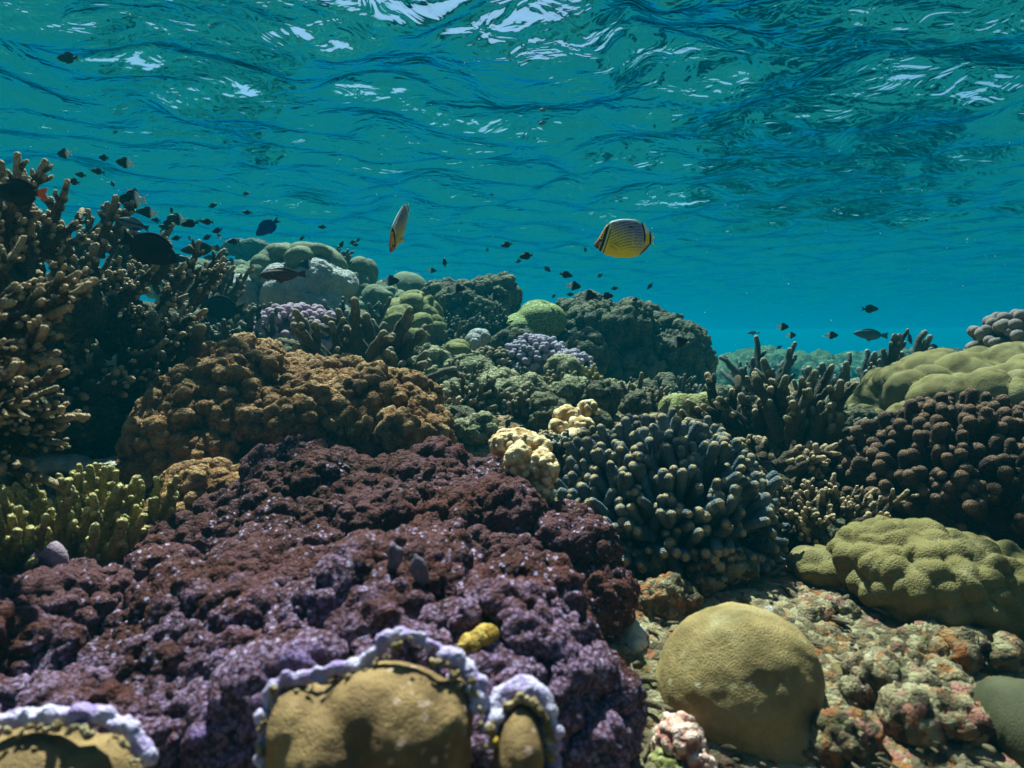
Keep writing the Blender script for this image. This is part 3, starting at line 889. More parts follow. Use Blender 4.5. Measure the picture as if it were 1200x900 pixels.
warty('small bright yellow orange crust beside the dark cleft in the lower purple mass', 'yellow_crust', [E(552, 756, surf_D(PURPLE, 552, 756) + .008, 7, 3.4, .005), E(562, 750, surf_D(PURPLE, 562, 750) + .008, 7, 3, .005), E(571, 745, surf_D(PURPLE, 569, 745) + .008, 5, 2.6, .005)], .0015, 77, .008, 'sponge_crust')
for k_, (px, py, w_, h_, rt, lab) in enumerate([(462, 652, 9, 17, -18, 'pointed lilac grey plate standing up from the purple mass, left of the two'), (492, 664, 10, 15, 16, 'pointed lilac grey plate standing up from the purple mass, right of the two')]):
    Dp = surf_D(PURPLE, px, py + 10)
    massive('coral_plate', lab, 'coral', 'margin2', [E(px, py + 5, Dp, w_, h_ * 1.2, .006, rt), E(px - w_ * .3, py - h_ * .4, Dp, w_ * .4, h_ * .6, .005, rt)], .0018, [('n', .015, .003), ('k', .006, .0012)], 310 + k_)

# --- staghorns
def stag_thing(label, mat, px, py, D, rx, ry, dep, n, mean, spread, Lpx, rpx, seed, name='staghorn_coral', separate=False, fz=None, sides=8, group=None, **kw):
    k = m_per_px(D)
    c = at(px, py, D)
    br = stag_colony(c, (rx * k, dep, ry * k), n, mean, spread, Lpx * k, rpx * k, RNG(seed), sides=sides, **kw)
    bb = base_blob([(c - np.array([0, 0, ry * k * .8]), (max(rx * k * .9, .03), max(dep * .9, .03), max(ry * k * .9, .03)), 0)], max(.006, D * .006), [('k', .05 * D * .5, .012 * D)], seed)
    return colony(name, label, 'coral', M[mat], br, base=bb, base_mat=M['olive_rock'], separate=separate, fz=fz)
fzn = (.0042, .0016)
# left thickets
stag_thing('tall dark staghorn with tan tips at the upper left edge, top of the thicket', 'tan_stag', -8, 318, 1.15, 40, 45, .08, 22, (.35, -.1, 1.0), .85, 82, 6.8, 81, separate=True, fz=fzn, sides=9, nb=16, bl=.20, bang=.95)
stag_thing('dark staghorn rising into open water right of the edge colony', 'dark_stag', 75, 330, 1.45, 42, 40, .10, 20, (.1, -.1, 1.0), .8, 70, 7.4, 82, separate=True, fz=fzn, sides=9, nb=14, bl=.19, bang=.9)
stag_thing('staghorn clump with many tan tips under the big dark surgeonfish', 'dark_stag', 160, 362, 1.75, 62, 34, .12, 30, (.45, -.35, .55), .9, 60, 5.6, 83, separate=True, fz=fzn, sides=8, nb=14, bl=.22, bang=.9)
stag_thing('dark staghorn with its upper branches leaning right behind the surgeonfish', 'dark_stag', 118, 330, 1.95, 34, 30, .1, 12, (.5, 0, .8), .6, 62, 6, 84, fz=(.006, .0018), sides=9, nb=8, bl=.25, bang=.8)
stag_thing('near staghorn with blurred tan finger tips pointing right at the left edge', 'tan_stag', -45, 400, .86, 35, 45, .05, 18, (1.0, -.25, .18), .6, 105, 8.2, 85, separate=True, fz=fzn, sides=9, nb=12, bl=.22, bang=.8, up=.05)
stag_thing('low staghorn fans with tan tips just above the sand at the left edge', 'tan_stag', -20, 490, 1.0, 45, 34, .06, 20, (1.0, -.2, .05), .55, 105, 7.2, 86, separate=True, fz=fzn, sides=9, nb=12, bl=.22, bang=.75, up=.03)
stag_thing('dark branching coral in the shade between the left thicket and the ochre mass', 'dark_stag', 95, 465, 1.5, 50, 30, .10, 16, (.7, -.4, .3), .9, 70, 7, 87, fz=(.006, .0018), sides=8, nb=8, bl=.3)
stag_thing('dark tangled staghorn deep in the shade behind the left thicket', 'dark_stag', 30, 440, 1.7, 70, 60, .15, 26, (.3, -.4, .6), 1.0, 80, 8, 88, fz=(.006, .0018), sides=8, nb=8, bl=.3)
stag_thing('staghorn slope with pale tips left of the whitish mound', 'dark_stag', 232, 365, 2.5, 40, 22, .16, 22, (.2, -.2, .8), .9, 38, 4.2, 89, fz=(.008, .0018), sides=7, nb=6, bl=.35)
stag_thing('upright thick fingered brown staghorn above the ochre mass at the left', 'brown_stag', 178, 445, 1.62, 36, 14, .07, 11, (.1, -.1, 1.0), .8, 62, 8, 90, separate=True, fz=(.0045, .002), sides=11, nb=1, bl=.4, taper=.62)
stag_thing('yellow green short fingered coral on the sand at the left edge', 'yellow_stag', 85, 650, 1.02, 92, 34, .12, 95, (.12, -.1, 1.0), .55, 60, 6.2, 91, separate=True, fz=(.005, .002), sides=11, nb=4, bl=.26, bang=.55, taper=.62, curve=.12)
stag_thing('yellow green fingers blurred in front of the left edge', 'yellow_stag', 0, 660, .88, 60, 30, .07, 34, (.05, -.1, 1.0), .5, 60, 7, 92, separate=True, fz=(.005, .002), sides=11, nb=3, bl=.26, bang=.5, taper=.62, curve=.12)
stag_thing('low dark staghorn left of the mauve cauliflower coral', 'far_stag', 290, 405, 2.35, 28, 12, .08, 18, (.1, -.3, .8), 1.0, 38, 4.5, 93, fz=(.006, .0015), nb=3)
stag_thing('brown staghorn with long pale tipped fingers in front of the mauve cauliflower coral', 'brown_stag', 432, 437, 2.05, 38, 14, .10, 26, (.1, -.4, .85), 1.0, 52, 6, 94, separate=True, fz=(.006, .002), sides=10, nb=2, bl=.45, taper=.7)
stag_thing('small staghorn bush behind the long fingered brown one', 'far_stag', 415, 395, 2.7, 28, 12, .08, 18, (.1, -.3, .9), .9, 34, 4.2, 95, fz=(.008, .002), nb=3)
# right thickets
stag_thing('thick dark staghorn fan with tan tips, left half of the right thicket', 'dark_stag', 872, 508, 1.75, 30, 15, .07, 24, (-.3, -.1, .9), 1.1, 48, 9, 96, separate=True, fz=(.0055, .0022), sides=11, nb=3, bl=.42, bang=.6, taper=.45)
stag_thing('thick brown staghorn spreading right with long pale tipped arms in the right thicket', 'brown_stag', 945, 520, 1.6, 34, 15, .07, 26, (.5, -.15, .75), 1.1, 66, 9, 97, separate=True, fz=(.0055, .0022), sides=11, nb=3, bl=.40, bang=.6, taper=.45)
stag_thing('slender grey staghorn behind the right thicket, branches fanned upward', 'far_stag', 990, 482, 2.45, 42, 14, .10, 24, (.05, 0, 1.0), .85, 52, 6, 98, separate=True, fz=(.008, .002), sides=9, nb=4, bl=.4, bang=.6)
stag_thing('grey staghorn leaning up right to the small dark fish beside the olive slope', 'far_stag', 1035, 480, 2.35, 26, 16, .08, 17, (.35, 0, 1.0), .6, 62, 6, 99, separate=True, fz=(.008, .002), sides=9, nb=4, bl=.35, bang=.6)
stag_thing('small grey staghorn tuft in the gap between the two halves of the right thicket', 'far_stag', 893, 462, 2.6, 16, 8, .05, 9, (0, 0, 1.0), .7, 44, 5, 100, fz=(.008, .002), sides=9, nb=2)
stag_thing('tan warty branches hanging below the right thicket beside the dark hollow', 'tan_stag', 905, 560, 1.45, 24, 22, .05, 17, (.1, -.5, .6), 1.0, 44, 6.5, 101, separate=True, fz=(.005, .002), sides=10, nb=4, bl=.45)
stag_thing('tan knobbly low bush between the blue grey fingers and the olive boulder coral', 'tan_stag', 965, 615, 1.28, 44, 15, .06, 34, (0, -.3, .9), .9, 32, 5.5, 102, separate=True, fz=(.005, .0018), sides=10, nb=4, bl=.5)
stag_thing('short brown branches under the blue grey fingers at their right foot', 'brown_stag', 905, 625, 1.28, 26, 14, .05, 20, (0, -.3, .8), 1.0, 26, 5, 103, fz=(.005, .0018), sides=9, nb=3, bl=.5)

# --- the crowded small corals of the middle ground: each one placed and described by hand
small = [
    ('k', 'olive_rock', 770, 466, 2.75, 34, 14, 'dark knobby rock in the gap between the big dark block and the blue grey fingers'),
    ('k', 'green_turf', 728, 470, 2.4, 28, 12, 'mossy rock at the foot of the big dark block, left part'),
    ('k', 'olive_rock', 820, 470, 3.1, 30, 12, 'low dark rock under the overhanging right end of the big dark block'),
    ('s', 'brown_stag', 752, 474, 2.2, 26, 10, 'brown staghorn sprigs just behind the top of the blue grey fingers'),
    ('s', 'far_stag', 795, 468, 2.5, 24, 9, 'grey twig coral in the gap left of the right thicket'),
    ('k', 'green_turf', 590, 455, 2.15, 26, 13, 'green knobby rock between the brown fan and the lilac cauliflower coral'),
    ('s', 'brown_stag', 615, 480, 1.85, 24, 10, 'brown branching tuft left of the dark crumbly pillar'),
    ('s', 'brown_stag', 548, 452, 2.2, 24, 10, 'brown staghorn tuft on the left mossy rock'),
    ('s', 'tan_stag', 520, 475, 1.95, 22, 10, 'tan tipped tuft on the olive turf ledge'),
    ('k', 'green_turf', 560, 505, 1.65, 26, 12, 'mossy knob just behind the top right of the purple mass'),
    ('s', 'brown_stag', 655, 455, 2.15, 20, 9, 'brown sprigs in front of the two lilac knob corals'),
    ('s', 'yellow_stag', 690, 448, 2.4, 20, 9, 'yellowish sprigs right of the smaller lilac knob coral'),
    ('f', 'green_turf', 500, 450, 2.15, 22, 12, 'green stubby finger clump above the right end of the ochre mound'),
    ('k', 'olive_rock', 700, 500, 1.75, 22, 14, 'brown rock tucked behind the upper left of the blue grey fingers'),
  # kind, px, py, D, half width px, half height px, seed, label
    ('s', 'brown_stag', 520, 405, 2.9, 22, 10, 'small brown staghorn tuft right of the yellow green lumps'),
    ('s', 'far_stag', 535, 385, 3.2, 20, 10, 'dark bushy staghorn between the yellow green lumps and the peaked block'),
    ('k', 'green_turf', 500, 432, 2.4, 30, 20, 'mossy green knobby rock below the yellow green lumps'),
    ('k', 'green_turf', 548, 440, 2.4, 30, 18, 'mossy green knobby rock left of the lilac cauliflower coral'),
    ('s', 'brown_stag', 560, 468, 2.0, 26, 12, 'brown staghorn fan in front of the left mossy rock'),
    ('s', 'brown_stag', 588, 476, 1.95, 16, 12, 'narrow brown staghorn tuft standing right of the brown fan'),
    ('k', 'olive_rock', 530, 500, 1.75, 34, 18, 'low olive turf covered ledge behind the right shoulder of the purple mass'),
    ('k', 'green_turf', 478, 447, 2.2, 18, 16, 'small mossy knob right of the long fingered brown staghorn'),
    ('k', 'green_turf', 612, 462, 2.05, 38, 16, 'knobby yellow green crust just below the lilac cauliflower coral'),
    ('k', 'olive_rock', 640, 492, 1.8, 26, 26, 'dark crumbly pillar left of the pale cream nubbly coral'),
    ('k', 'green_turf', 672, 462, 2.1, 26, 15, 'green turf rock right under the smaller lilac knob coral'),
    ('k', 'olive_rock', 703, 470, 2.0, 14, 16, 'small brown crumbly stump at the top left of the blue grey fingers'),
    ('f', 'tan_stag', 640, 520, 1.6, 14, 10, 'tiny tan finger coral between the two cream corals'),
    ('k', 'olive_rock', 745, 480, 1.85, 9, 14, 'reddish brown stub rising behind the blue grey fingers'),
    ('k', 'yellow_lump', 800, 478, 2.0, 24, 9, 'pale yellow green crust behind the blue grey fingers, under the right thicket'),
    ('k', 'green_turf', 850, 500, 1.9, 26, 16, 'mossy rock holding up the left half of the right thicket'),
    ('k', 'olive_rock', 960, 560, 1.65, 46, 30, 'dark hollowed rock under the right thicket'),
    ('k', 'olive_rock', 640, 625, 1.15, 22, 16, 'crusty olive rock between purple mass and the foot of the blue grey fingers'),
    ('f', 'brown_stag', 690, 530, 1.45, 22, 20, 'small brown green finger clump at the left foot of the blue grey fingers'),
    ('k', 'olive_rock', 330, 418, 2.1, 30, 12, 'olive rock ledge below the mauve cauliflower coral'),
    ('k', 'olive_rock', 220, 405, 2.3, 36, 14, 'olive knobby ledge left of the mauve cauliflower coral'),
    ('s', 'far_stag', 260, 400, 2.1, 20, 8, 'small dark staghorn sprig on the olive ledge'),
    ('k', 'olive_rock', 120, 500, 1.6, 40, 22, 'dark crumbly rock behind the sand patch at the left'),
    ('s', 'brown_stag', 465, 415, 2.5, 22, 10, 'pale tipped staghorn tuft between the brown one and the lumps'),
    ('k', 'olive_rock', 600, 405, 3.0, 20, 12, 'dark knobby rock left of the honeycomb coral foot'),
    ('k', 'olive_rock', 690, 415, 3.0, 28, 18, 'brownish knobby rock beneath the left end of the big dark block'),
    ('s', 'far_stag', 575, 385, 3.2, 20, 8, 'fine dark branching coral on the front of the peaked block'),
    ('k', 'green_turf', 440, 400, 3.1, 30, 15, 'green turf rock under the stacked grey green lobes'),
    ('k', 'olive_rock', 400, 385, 2.9, 26, 14, 'olive rock at the right foot of the pale grey boulder'),
    ('k', 'green_turf', 540, 468, 2.1, 20, 14, 'green fuzzy knob left of the brown fan'),
    ('s', 'brown_stag', 505, 462, 2.1, 20, 10, 'low brown branching tuft right of the smaller ochre mound'),
    ('f', 'brown_stag', 575, 425, 2.5, 18, 12, 'small finger coral tuft left of the lilac cauliflower coral'),
    ('s', 'far_stag', 605, 440, 2.3, 12, 10, 'small dark twig coral in front of the lilac cauliflower coral'),
    ('k', 'green_turf', 660, 440, 2.3, 12, 10, 'green knob between the two lilac corals'),
    ('k', 'olive_rock', 1000, 500, 1.95, 30, 16, 'dark rock behind the brown finger mound, under the grey staghorns'),
    ('k', 'olive_rock', 880, 640, 1.2, 34, 16, 'shaded crusty rock under the right side of the blue grey fingers'),
    ('k', 'olive_rock', 760, 655, 1.15, 50, 16, 'shaded rock below the blue grey fingers'),
    ('s', 'dark_stag', 200, 385, 2.2, 26, 12, 'dark branching clump right of the surgeonfish coral clump'),
    ('k', 'olive_rock', 185, 455, 1.75, 40, 22, 'dark rock beneath the upright thick fingered staghorn'),
    ('k', 'olive_rock', 60, 420, 2.0, 90, 60, 'dark rock core behind the left thicket'),
    ('k', 'olive_rock', 5, 500, 1.25, 60, 40, 'dark rock base under the low left fans'),
    ('s', 'dark_stag', 440, 345, 3.7, 14, 8, 'dark little staghorn at the right foot of the stacked lobes'),
    ('s', 'far_stag', 398, 305, 3.4, 10, 8, 'small dark staghorn sprig on the right shoulder of the crowned boulder'),
    ('s', 'far_stag', 655, 520, 1.55, 16, 10, 'small dark twigs below the pale cream nubbly coral'),
]
for i, (kd, mt, px, py, D, rx, ry, lab) in enumerate(small):
    k = m_per_px(D); s = 200 + i
    if kd == 'k':
        rg = random.Random(s)
        el = [E(px + rg.uniform(-.35, .35) * rx, py + rg.uniform(-.2, .3) * ry, D + rg.uniform(-.2, .2) * rx * k, rx * rg.uniform(.5, .8), ry * rg.uniform(.7, 1), rx * k * .7) for _ in range(4)]
        massive('turf_rock', lab, 'reef rock', mt, el, max(.0042, D * .0036), [('k', .035 * D, .018 * D, .2), ('k', .014 * D, .008 * D, .5), ('k', .006 * D, .003 * D, .4)], s)
    elif kd == 's':
        stag_thing(lab, mt, px, py + ry, D, rx * .6, ry * .4, rx * k * .5, 12 + int(rx * .4), (RNG(s).uniform(-.2, .2), -.3, .9), .9, max(rx * 1.1, 16), max(2.4, 9.5 / D), s, fz=(.006, .0015), nb=3, bl=.45)
    else:
        finger_thing('finger_coral', lab, mt, px, py, D, rx, ry, rx * k * .7, 70, rx * .4, rx * .17, s, zmin=-.4, up=.3, sides=8, nseg=4)

# --- small life and odds and ends on the rubble
warty('orange red sponge crust on the rubble left of the smooth egg shaped boulder', 'sponge_', [E(770, 705, 1.0, 22, 9, .03), E(790, 722, .97, 12, 8, .02)], .003, 76, .014, 'sponge_crust') if False else None
massive('white_rock', 'bleached white bare knob on the rubble behind the egg shaped boulder coral', 'rock', 'dead',
        [E(915, 742, .95, 20, 10, .02), E(905, 722, .97, 12, 9, .015), E(932, 748, .94, 10, 8, .015)], .003, [('k', .02, .005), ('n', .01, .001)], 57)
for lab, px, py, D in (('pale purple edged snail shell at the left, below the yellow green fingers', 52, 662, .9),):
    # a coiled top shell: a tube wound into a widening spiral
    th = np.linspace(0, 3.2 * 2 * math.pi, 70); g = np.exp(th * .10); g = g / g[-1]
    c = at(px, py, D - .06); S = .022
    pts = np.stack([np.cos(th) * g * S, -np.linspace(.9, 0, 70) * S * .9, np.sin(th) * g * S], 1) + c
    V, F, t = tube(pts, g * S * .62, np.linspace(0, 1, 70), 12)
    thing_mesh('snail_shell', V, F, M['poci'], lab, 'shell', None, {'tip': t * .9})

M['ground'] = GROUND_MAT
for i, (px, py, D, rx, ry, lab) in enumerate([
    (1045, 800, .80, 60, 30, 'rust and orange encrusted rubble hump between the egg shaped boulder and the right edge'),
    (1120, 845, .72, 52, 34, 'pinkish encrusted rubble hump in the bottom right corner area, with dark hollow'),
    (960, 725, .97, 36, 16, 'low crusty rubble hump right behind the egg shaped boulder'),
    (1120, 765, .86, 60, 16, 'crusty rubble ledge under the bright olive boulder coral'),
    (775, 700, 1.0, 36, 16, 'red and brown rubble hump just behind the egg shaped boulder, left side'),
    (850, 665, 1.1, 40, 12, 'low rubble hump under the front of the blue grey fingers'),
    (985, 870, .70, 26, 24, 'small crusty rubble lump against the right flank of the egg shaped boulder')]):
    k = m_per_px(D); rg = random.Random(i + 50)
    el = [E(px + rg.uniform(-.6, .6) * rx, py + rg.uniform(-.3, .5) * ry, D + rg.uniform(-.3, .3) * rx * k, rx * rg.uniform(.3, .6), ry * rg.uniform(.5, .9), rx * k * rg.uniform(.3, .6)) for _ in range(7)]
    massive('rubble_mound', lab, 'rubble rock', 'ground', el, .0036, [('k', .040, .022), ('k', .016, .011), ('k', .007, .004), ('n', .004, .001)], 300 + i, sm=1)

def rubble():
    """loose coral fragments: more than anyone could count"""
    rng = RNG(77)
    parts = []
    V0, F0 = ICO[2]
    zones = [(700, 1210, 640, 905, .62, 1.3, 380), (560, 900, 430, 520, 1.6, 2.6, 250), (60, 200, 515, 560, 1.3, 1.6, 160)]
    for x0, x1, y0, y1, d0, d1, n in zones:
        for _ in range(n):
            D = d0 + (d1 - d0) * rng.random() ** 1.3
            x = (rng.uniform(x0, x1) - 600) / FPX * D
            z = gz(x, D)
            s = (.0024 + .006 * rng.random() ** 3) * (.7 + .5 * D)
            V = V0 * (1 + .38 * fbm(V0 * 1.4 + rng.uniform(0, 99, 3), 2, 1))[:, None] * np.array([1, rng.uniform(.45, .9), rng.uniform(.4, .8)]) * s * np.array([rng.uniform(.8, 2.0) if rng.random() < .6 else rng.uniform(2.5, 4.5), 1, 1])
            a, b_ = rng.uniform(0, 6.28), rng.uniform(-.6, .6)
            Rz = np.array(Matrix.Rotation(a, 3, 'Z') @ Matrix.Rotation(b_, 3, 'X'))
            parts.append((V @ Rz.T + np.array([x, D, z + rng.uniform(.0, .022) * (.4 + D * .5)]), F0, np.full(len(V), rng.random())))
    V, F, t = join(parts)
    m, nt, out = new_mat("loose_rubble"); b = NB(nt)
    t_ = b.attr("tip")
    c = b.mix(b.ramp(t_, .2, .5), (.15, .115, .07), (.32, .26, .16))
    c = b.mix(b.ramp(t_, .55, .62), c, (.40, .33, .24)); c = b.mix(b.ramp(t_, .74, .76), c, (.34, .16, .13)); c = b.mix(b.ramp(t_, .84, .85), c, (.10, .11, .035))
    c = b.mix(b.ramp(t_, .91, .92), c, (.40, .12, .02)); c = b.mix(b.ramp(t_, .95, .955), c, (.55, .50, .42))
    c = b.mix(b.ramp(b.noise(70, 4, .65), .45, .62), c, (.09, .07, .04))
    nt.links.new(b.bsdf(c, b.bump(b.noise(280, 5, .7), .003), .85), out.inputs[0])
    o = obj('coral_rubble', mesh_from('coral_rubble', V, F, m))
    tag(o, 'loose broken coral bits in cream, pink and brown strewn over the sea bed', 'rubble', None, 'stuff')
rubble()

# ================================================================== the fish
def strip(f0, f1, n, m, th, L):
    """a fin: sheet between the root curve f0(u) and the outer curve f1(u), thickest at the root"""
    u = np.linspace(0, 1, n); v = np.linspace(0, 1, m)
    A = np.array([f0(x) for x in u]); B = np.array([f1(x) for x in u])
    G = A[:, None] * (1 - v)[None, :, None] + B[:, None] * v[None, :, None]
    X = G[..., 0].ravel(); Z = G[..., 1].ravel()
    T = np.tile(th * (1 - v) + .0016 * L, n)
    V = np.vstack([np.stack([X, T, Z], 1), np.stack([X, -T, Z], 1)])
    idx = np.arange(n * m).reshape(n, m)
    F = np.stack([idx[:-1, :-1], idx[1:, :-1], idx[1:, 1:], idx[:-1, 1:]], -1).reshape(-1, 4)
    per = np.concatenate([idx[0, :], idx[1:, -1], idx[-1, -2::-1], idx[-2:0:-1, 0]])
    q = np.roll(per, -1)
    k = n * m
    F = np.vstack([F, F[:, ::-1] + k, np.stack([per, q, q + k, per + k], 1)])
    return V, F

def body(L, top, bot, wid, nst=36, ns=22):
    """nose at x=0, tail root at x=L*last; profiles are lists of (t, value) in body lengths"""
    t = (1 - np.cos(np.linspace(0, math.pi, nst))) / 2 * top[-1][0]
    def sm(pr):
        x = np.array([p[0] for p in pr]); y = np.array([p[1] for p in pr])
        f = np.interp(t, x, y)
        for _ in range(2): f[1:-1] = (f[:-2] + 2 * f[1:-1] + f[2:]) / 4
        return f
    zt, zb, w = sm(top), sm(bot), sm(wid)
    a = np.arange(ns) * 2 * math.pi / ns
    c, h = (zt + zb) / 2, (zt - zb) / 2
    V = np.stack([np.repeat(t[:, None], ns, 1), w[:, None] * (np.sign(np.sin(a)) * np.abs(np.sin(a)) ** 1.15)[None], c[:, None] + h[:, None] * np.cos(a)[None]], -1) * L
    idx = np.arange(nst * ns).reshape(nst, ns); nx = np.roll(idx, -1, 1)
    F = np.stack([idx[:-1], nx[:-1], nx[1:], idx[1:]], -1).reshape(-1, 4)
    return V.reshape(-1, 3), F

def fish_mat():
    m, nt, out = new_mat("fish_skin")
    b = NB(nt)
    c = b.attr("Col", 'Color')
    tc = b.n("ShaderNodeTexCoord")
    h = b.voro(380, vec=tc.outputs['Object'])
    nt.links.new(b.bsdf(c, b.bump(h, .0006, .6), .55, .15), out.inputs[0])
    return m
FISH = fish_mat()
def eye_mat():
    m, nt, out = new_mat("fish_eye"); b = NB(nt)
    nt.links.new(b.bsdf((.012, .012, .014), None, .1, .6), out.inputs[0]); return m
EYE = eye_mat()

def lerpc(a, b, k): return np.asarray(a) * (1 - k)[:, None] + np.asarray(b) * k[:, None]

def make_fish_mesh(name, L, top, bot, wid, tail, dorsal, anal, color, pect=None, nst=36, ns=22, pelvic=True):
    parts = [body(L, top, bot, wid, nst, ns)]
    xe = top[-1][0]; zt, zb = top[-1][1], bot[-1][1]
    tl, th_, fork = tail          # length, half height, fork depth
    zc = (zt + zb) / 2
    parts.append(strip(lambda u: ((xe - .02) * L, (zb + (zt - zb) * u) * L),
                       lambda u: ((xe + tl - fork * (1 - abs(2 * u - 1) ** 1.3)) * L, (zc + (2 * u - 1) * th_) * L), 13, 7, wid[-1][1] * L * .8, L))
    def edge(pr, x): return float(np.interp(x, [p[0] for p in pr], [p[1] for p in pr]))
    for spec, pr, sg in ((dorsal, top, 1), (anal, bot, -1)):
        if spec:
            x0, x1, hh, sweep = spec
            parts.append(strip(lambda u: ((x0 + (x1 - x0) * u) * L, (edge(pr, x0 + (x1 - x0) * u) - sg * .02) * L),
                               lambda u: ((x0 + (x1 - x0) * u + sweep * (.25 + .75 * u)) * L, (edge(pr, x0 + (x1 - x0) * u) + sg * hh * math.sin(math.pi * min(1, (u * .86 + .08))) ** .6) * L), 15, 5, .012 * L, L))
    if pect:
        px_, pz, pl = pect
        for s in (1, -1):
            V, F = strip(lambda u: (px_ * L, (pz + .05 * (u - .5)) * L), lambda u: ((px_ + pl * (1 - .3 * abs(2 * u - 1))) * L, (pz - .05 + .14 * (u - .5)) * L), 7, 4, .003 * L, L)
            w = float(np.interp(px_, [p[0] for p in wid], [p[1] for p in wid]))
            V = V.copy(); V[:, 1] = V[:, 1] + s * (w * .9 * L + (V[:, 0] - px_ * L) * .45)
            parts.append((V, F))
    # pelvic fins
    x0 = .33
    for s in (1, -1) if pelvic else ():
        V, F = strip(lambda u: ((x0 + .05 * u) * L, (edge(bot, x0) + .03) * L), lambda u: ((x0 + .12 + .06 * u) * L, (edge(bot, x0) - .07 + .05 * u) * L), 5, 4, .004 * L, L)
        V = V.copy(); V[:, 1] += s * .02 * L
        parts.append((V, F))
    V, F, _ = join([(v, f, np.zeros(len(v))) for v, f in parts])
    Cc = color(V[:, 0] / L, V[:, 2] / L, V[:, 1] / L)
    V = V - np.array([.5 * L, 0, 0])
    return mesh_from(name, V, F, FISH, {'Col': Cc}), dict(L=L, wid=wid)

def flat(c):
    return lambda x, z, y: np.tile(np.array(c, float), (len(x), 1))
def twotone(x, z, y):
    k = 1 / (1 + np.exp(-(x - .60 + .12 * z) * 90))
    return lerpc((.008, .008, .010), (.72, .76, .74), k)
def damsel_c(x, z, y):
    k = 1 / (1 + np.exp(-(x - .86) * 60))
    return lerpc((.012, .012, .014), (.30, .22, .03), k * .8)
def wrasse_c(x, z, y):
    k = 1 / (1 + np.exp(-(x - .80) * 60)) * (1 / (1 + np.exp((x - .87) * 60)))
    return lerpc((.016, .012, .008), (.55, .50, .06), k)
def redw(x, z, y): return lerpc((.05, .012, .014), (.11, .03, .03), (np.sin(x * 40 + z * 60) > .2).astype(float) * .6)
def striped(x, z, y):
    k = ((z > .0) & (z < .055)).astype(float)
    c = lerpc((.10, .16, .20), (.01, .01, .015), k)
    return lerpc(c, (.01, .05, .45), ((z < -.06) & (x > .5)).astype(float))
def greenstripe(x, z, y): return lerpc((.25, .45, .30), (.02, .03, .02), (np.sin(x * 42) > .25).astype(float))
def bluec(x, z, y): return lerpc((.004, .018, .20), (.003, .006, .05), np.clip((x - .75) * 5, 0, 1))
def redtail(x, z, y): return lerpc((.012, .012, .012), (.75, .10, .02), (x > .80).astype(float))
def surgeon_c(x, z, y):
    c = np.tile(np.array((.010, .010, .012)), (len(x), 1))
    return lerpc(c, (.35, .30, .04), (1 / (1 + np.exp(-(.10 - np.hypot(x - .22, z + .10)) * 120))) * .0)

def butterfly_c(x, z, y):
    n = len(x)
    c = lerpc((1.0, .72, .01), (.26, .26, .42), np.clip((z * 1.9 + (x - .32) * 1.1 + .04) * 1.35, 0, 1))
    # dark lines fanning backwards and upwards
    w = z - .30 * (x - .2) + .55 * (x - .45) ** 2
    ln = np.sin(w * 2 * math.pi / .047)
    m = ((ln > .60) & (x > .235) & (x < .80)).astype(float) * np.clip((z + .17) * 14, 0, 1)
    c = lerpc(c, (.02, .02, .06), m * .8)
    top = np.interp(x, [0, .1, .2, .3, .5, .7, .8, .9, 1], [-.07, .07, .24, .316, .35, .337, .295, .197, .1])
    c = lerpc(c, (.72, .80, .78), ((top - z < .035) & (x > .2)).astype(float))
    spot = np.hypot((x - .62) / .06, (z - .215) / .012) < 1
    c = lerpc(c, (.01, .01, .015), spot.astype(float))
    # rear: black arc, white and yellow band, orange fin
    arc = .80 + .05 * (1 - ((z - .05) / .25) ** 2)
    c = lerpc(c, (.01, .01, .01), ((x > arc - .015) & (x < arc + .015) & (z > -.02)).astype(float))
    c = lerpc(c, (.80, .80, .68), ((x > arc + .015) & (z > .11)).astype(float))
    c = lerpc(c, (.85, .55, .02), ((x > arc + .015) & (z <= .11) & (z > -.08)).astype(float))
    c = lerpc(c, (.80, .16, .015), ((x > arc + .09) & (z > .12)).astype(float))
    lo = -.10 - 1.05 * (.88 - x)
    a1 = (x > .62) & (z < lo) 
    c = lerpc(c, (.01, .01, .01), (a1 & (z > lo - .03)).astype(float))
    c = lerpc(c, (.70, .09, .015), (a1 & (z <= lo - .03)).astype(float))
    c = lerpc(c, (.01, .01, .01), ((x > .93) & (x < .965) & (z < .16)).astype(float))
    c = lerpc(c, (.75, .78, .55), ((x >= .965) & (z < .2)).astype(float))
    # head: bars slanting back upwards
    e = x - .33 * (z + .17)
    c = lerpc(c, (.01, .01, .01), ((e < .165) & (e > .148)).astype(float) * (x < .27))
    c = lerpc(c, (.70, .66, .30), ((e <= .148) & (e > .118)).astype(float))
    c = lerpc(c, (.01, .01, .012), ((e <= .118) & (e > .072)).astype(float))
    c = lerpc(c, (.70, .45, .04), ((e <= .072) & (e > .048)).astype(float))
    c = lerpc(c, (.42, .10, .03), ((e <= .048) & (z > -.09)).astype(float))
    c = lerpc(c, (.012, .01, .01), ((e <= .048) & (z <= -.085)).astype(float))
    c = lerpc(c, (.75, .30, .03), ((x < .22) & (top - z < .03) & (x > .06)).astype(float))
    return c

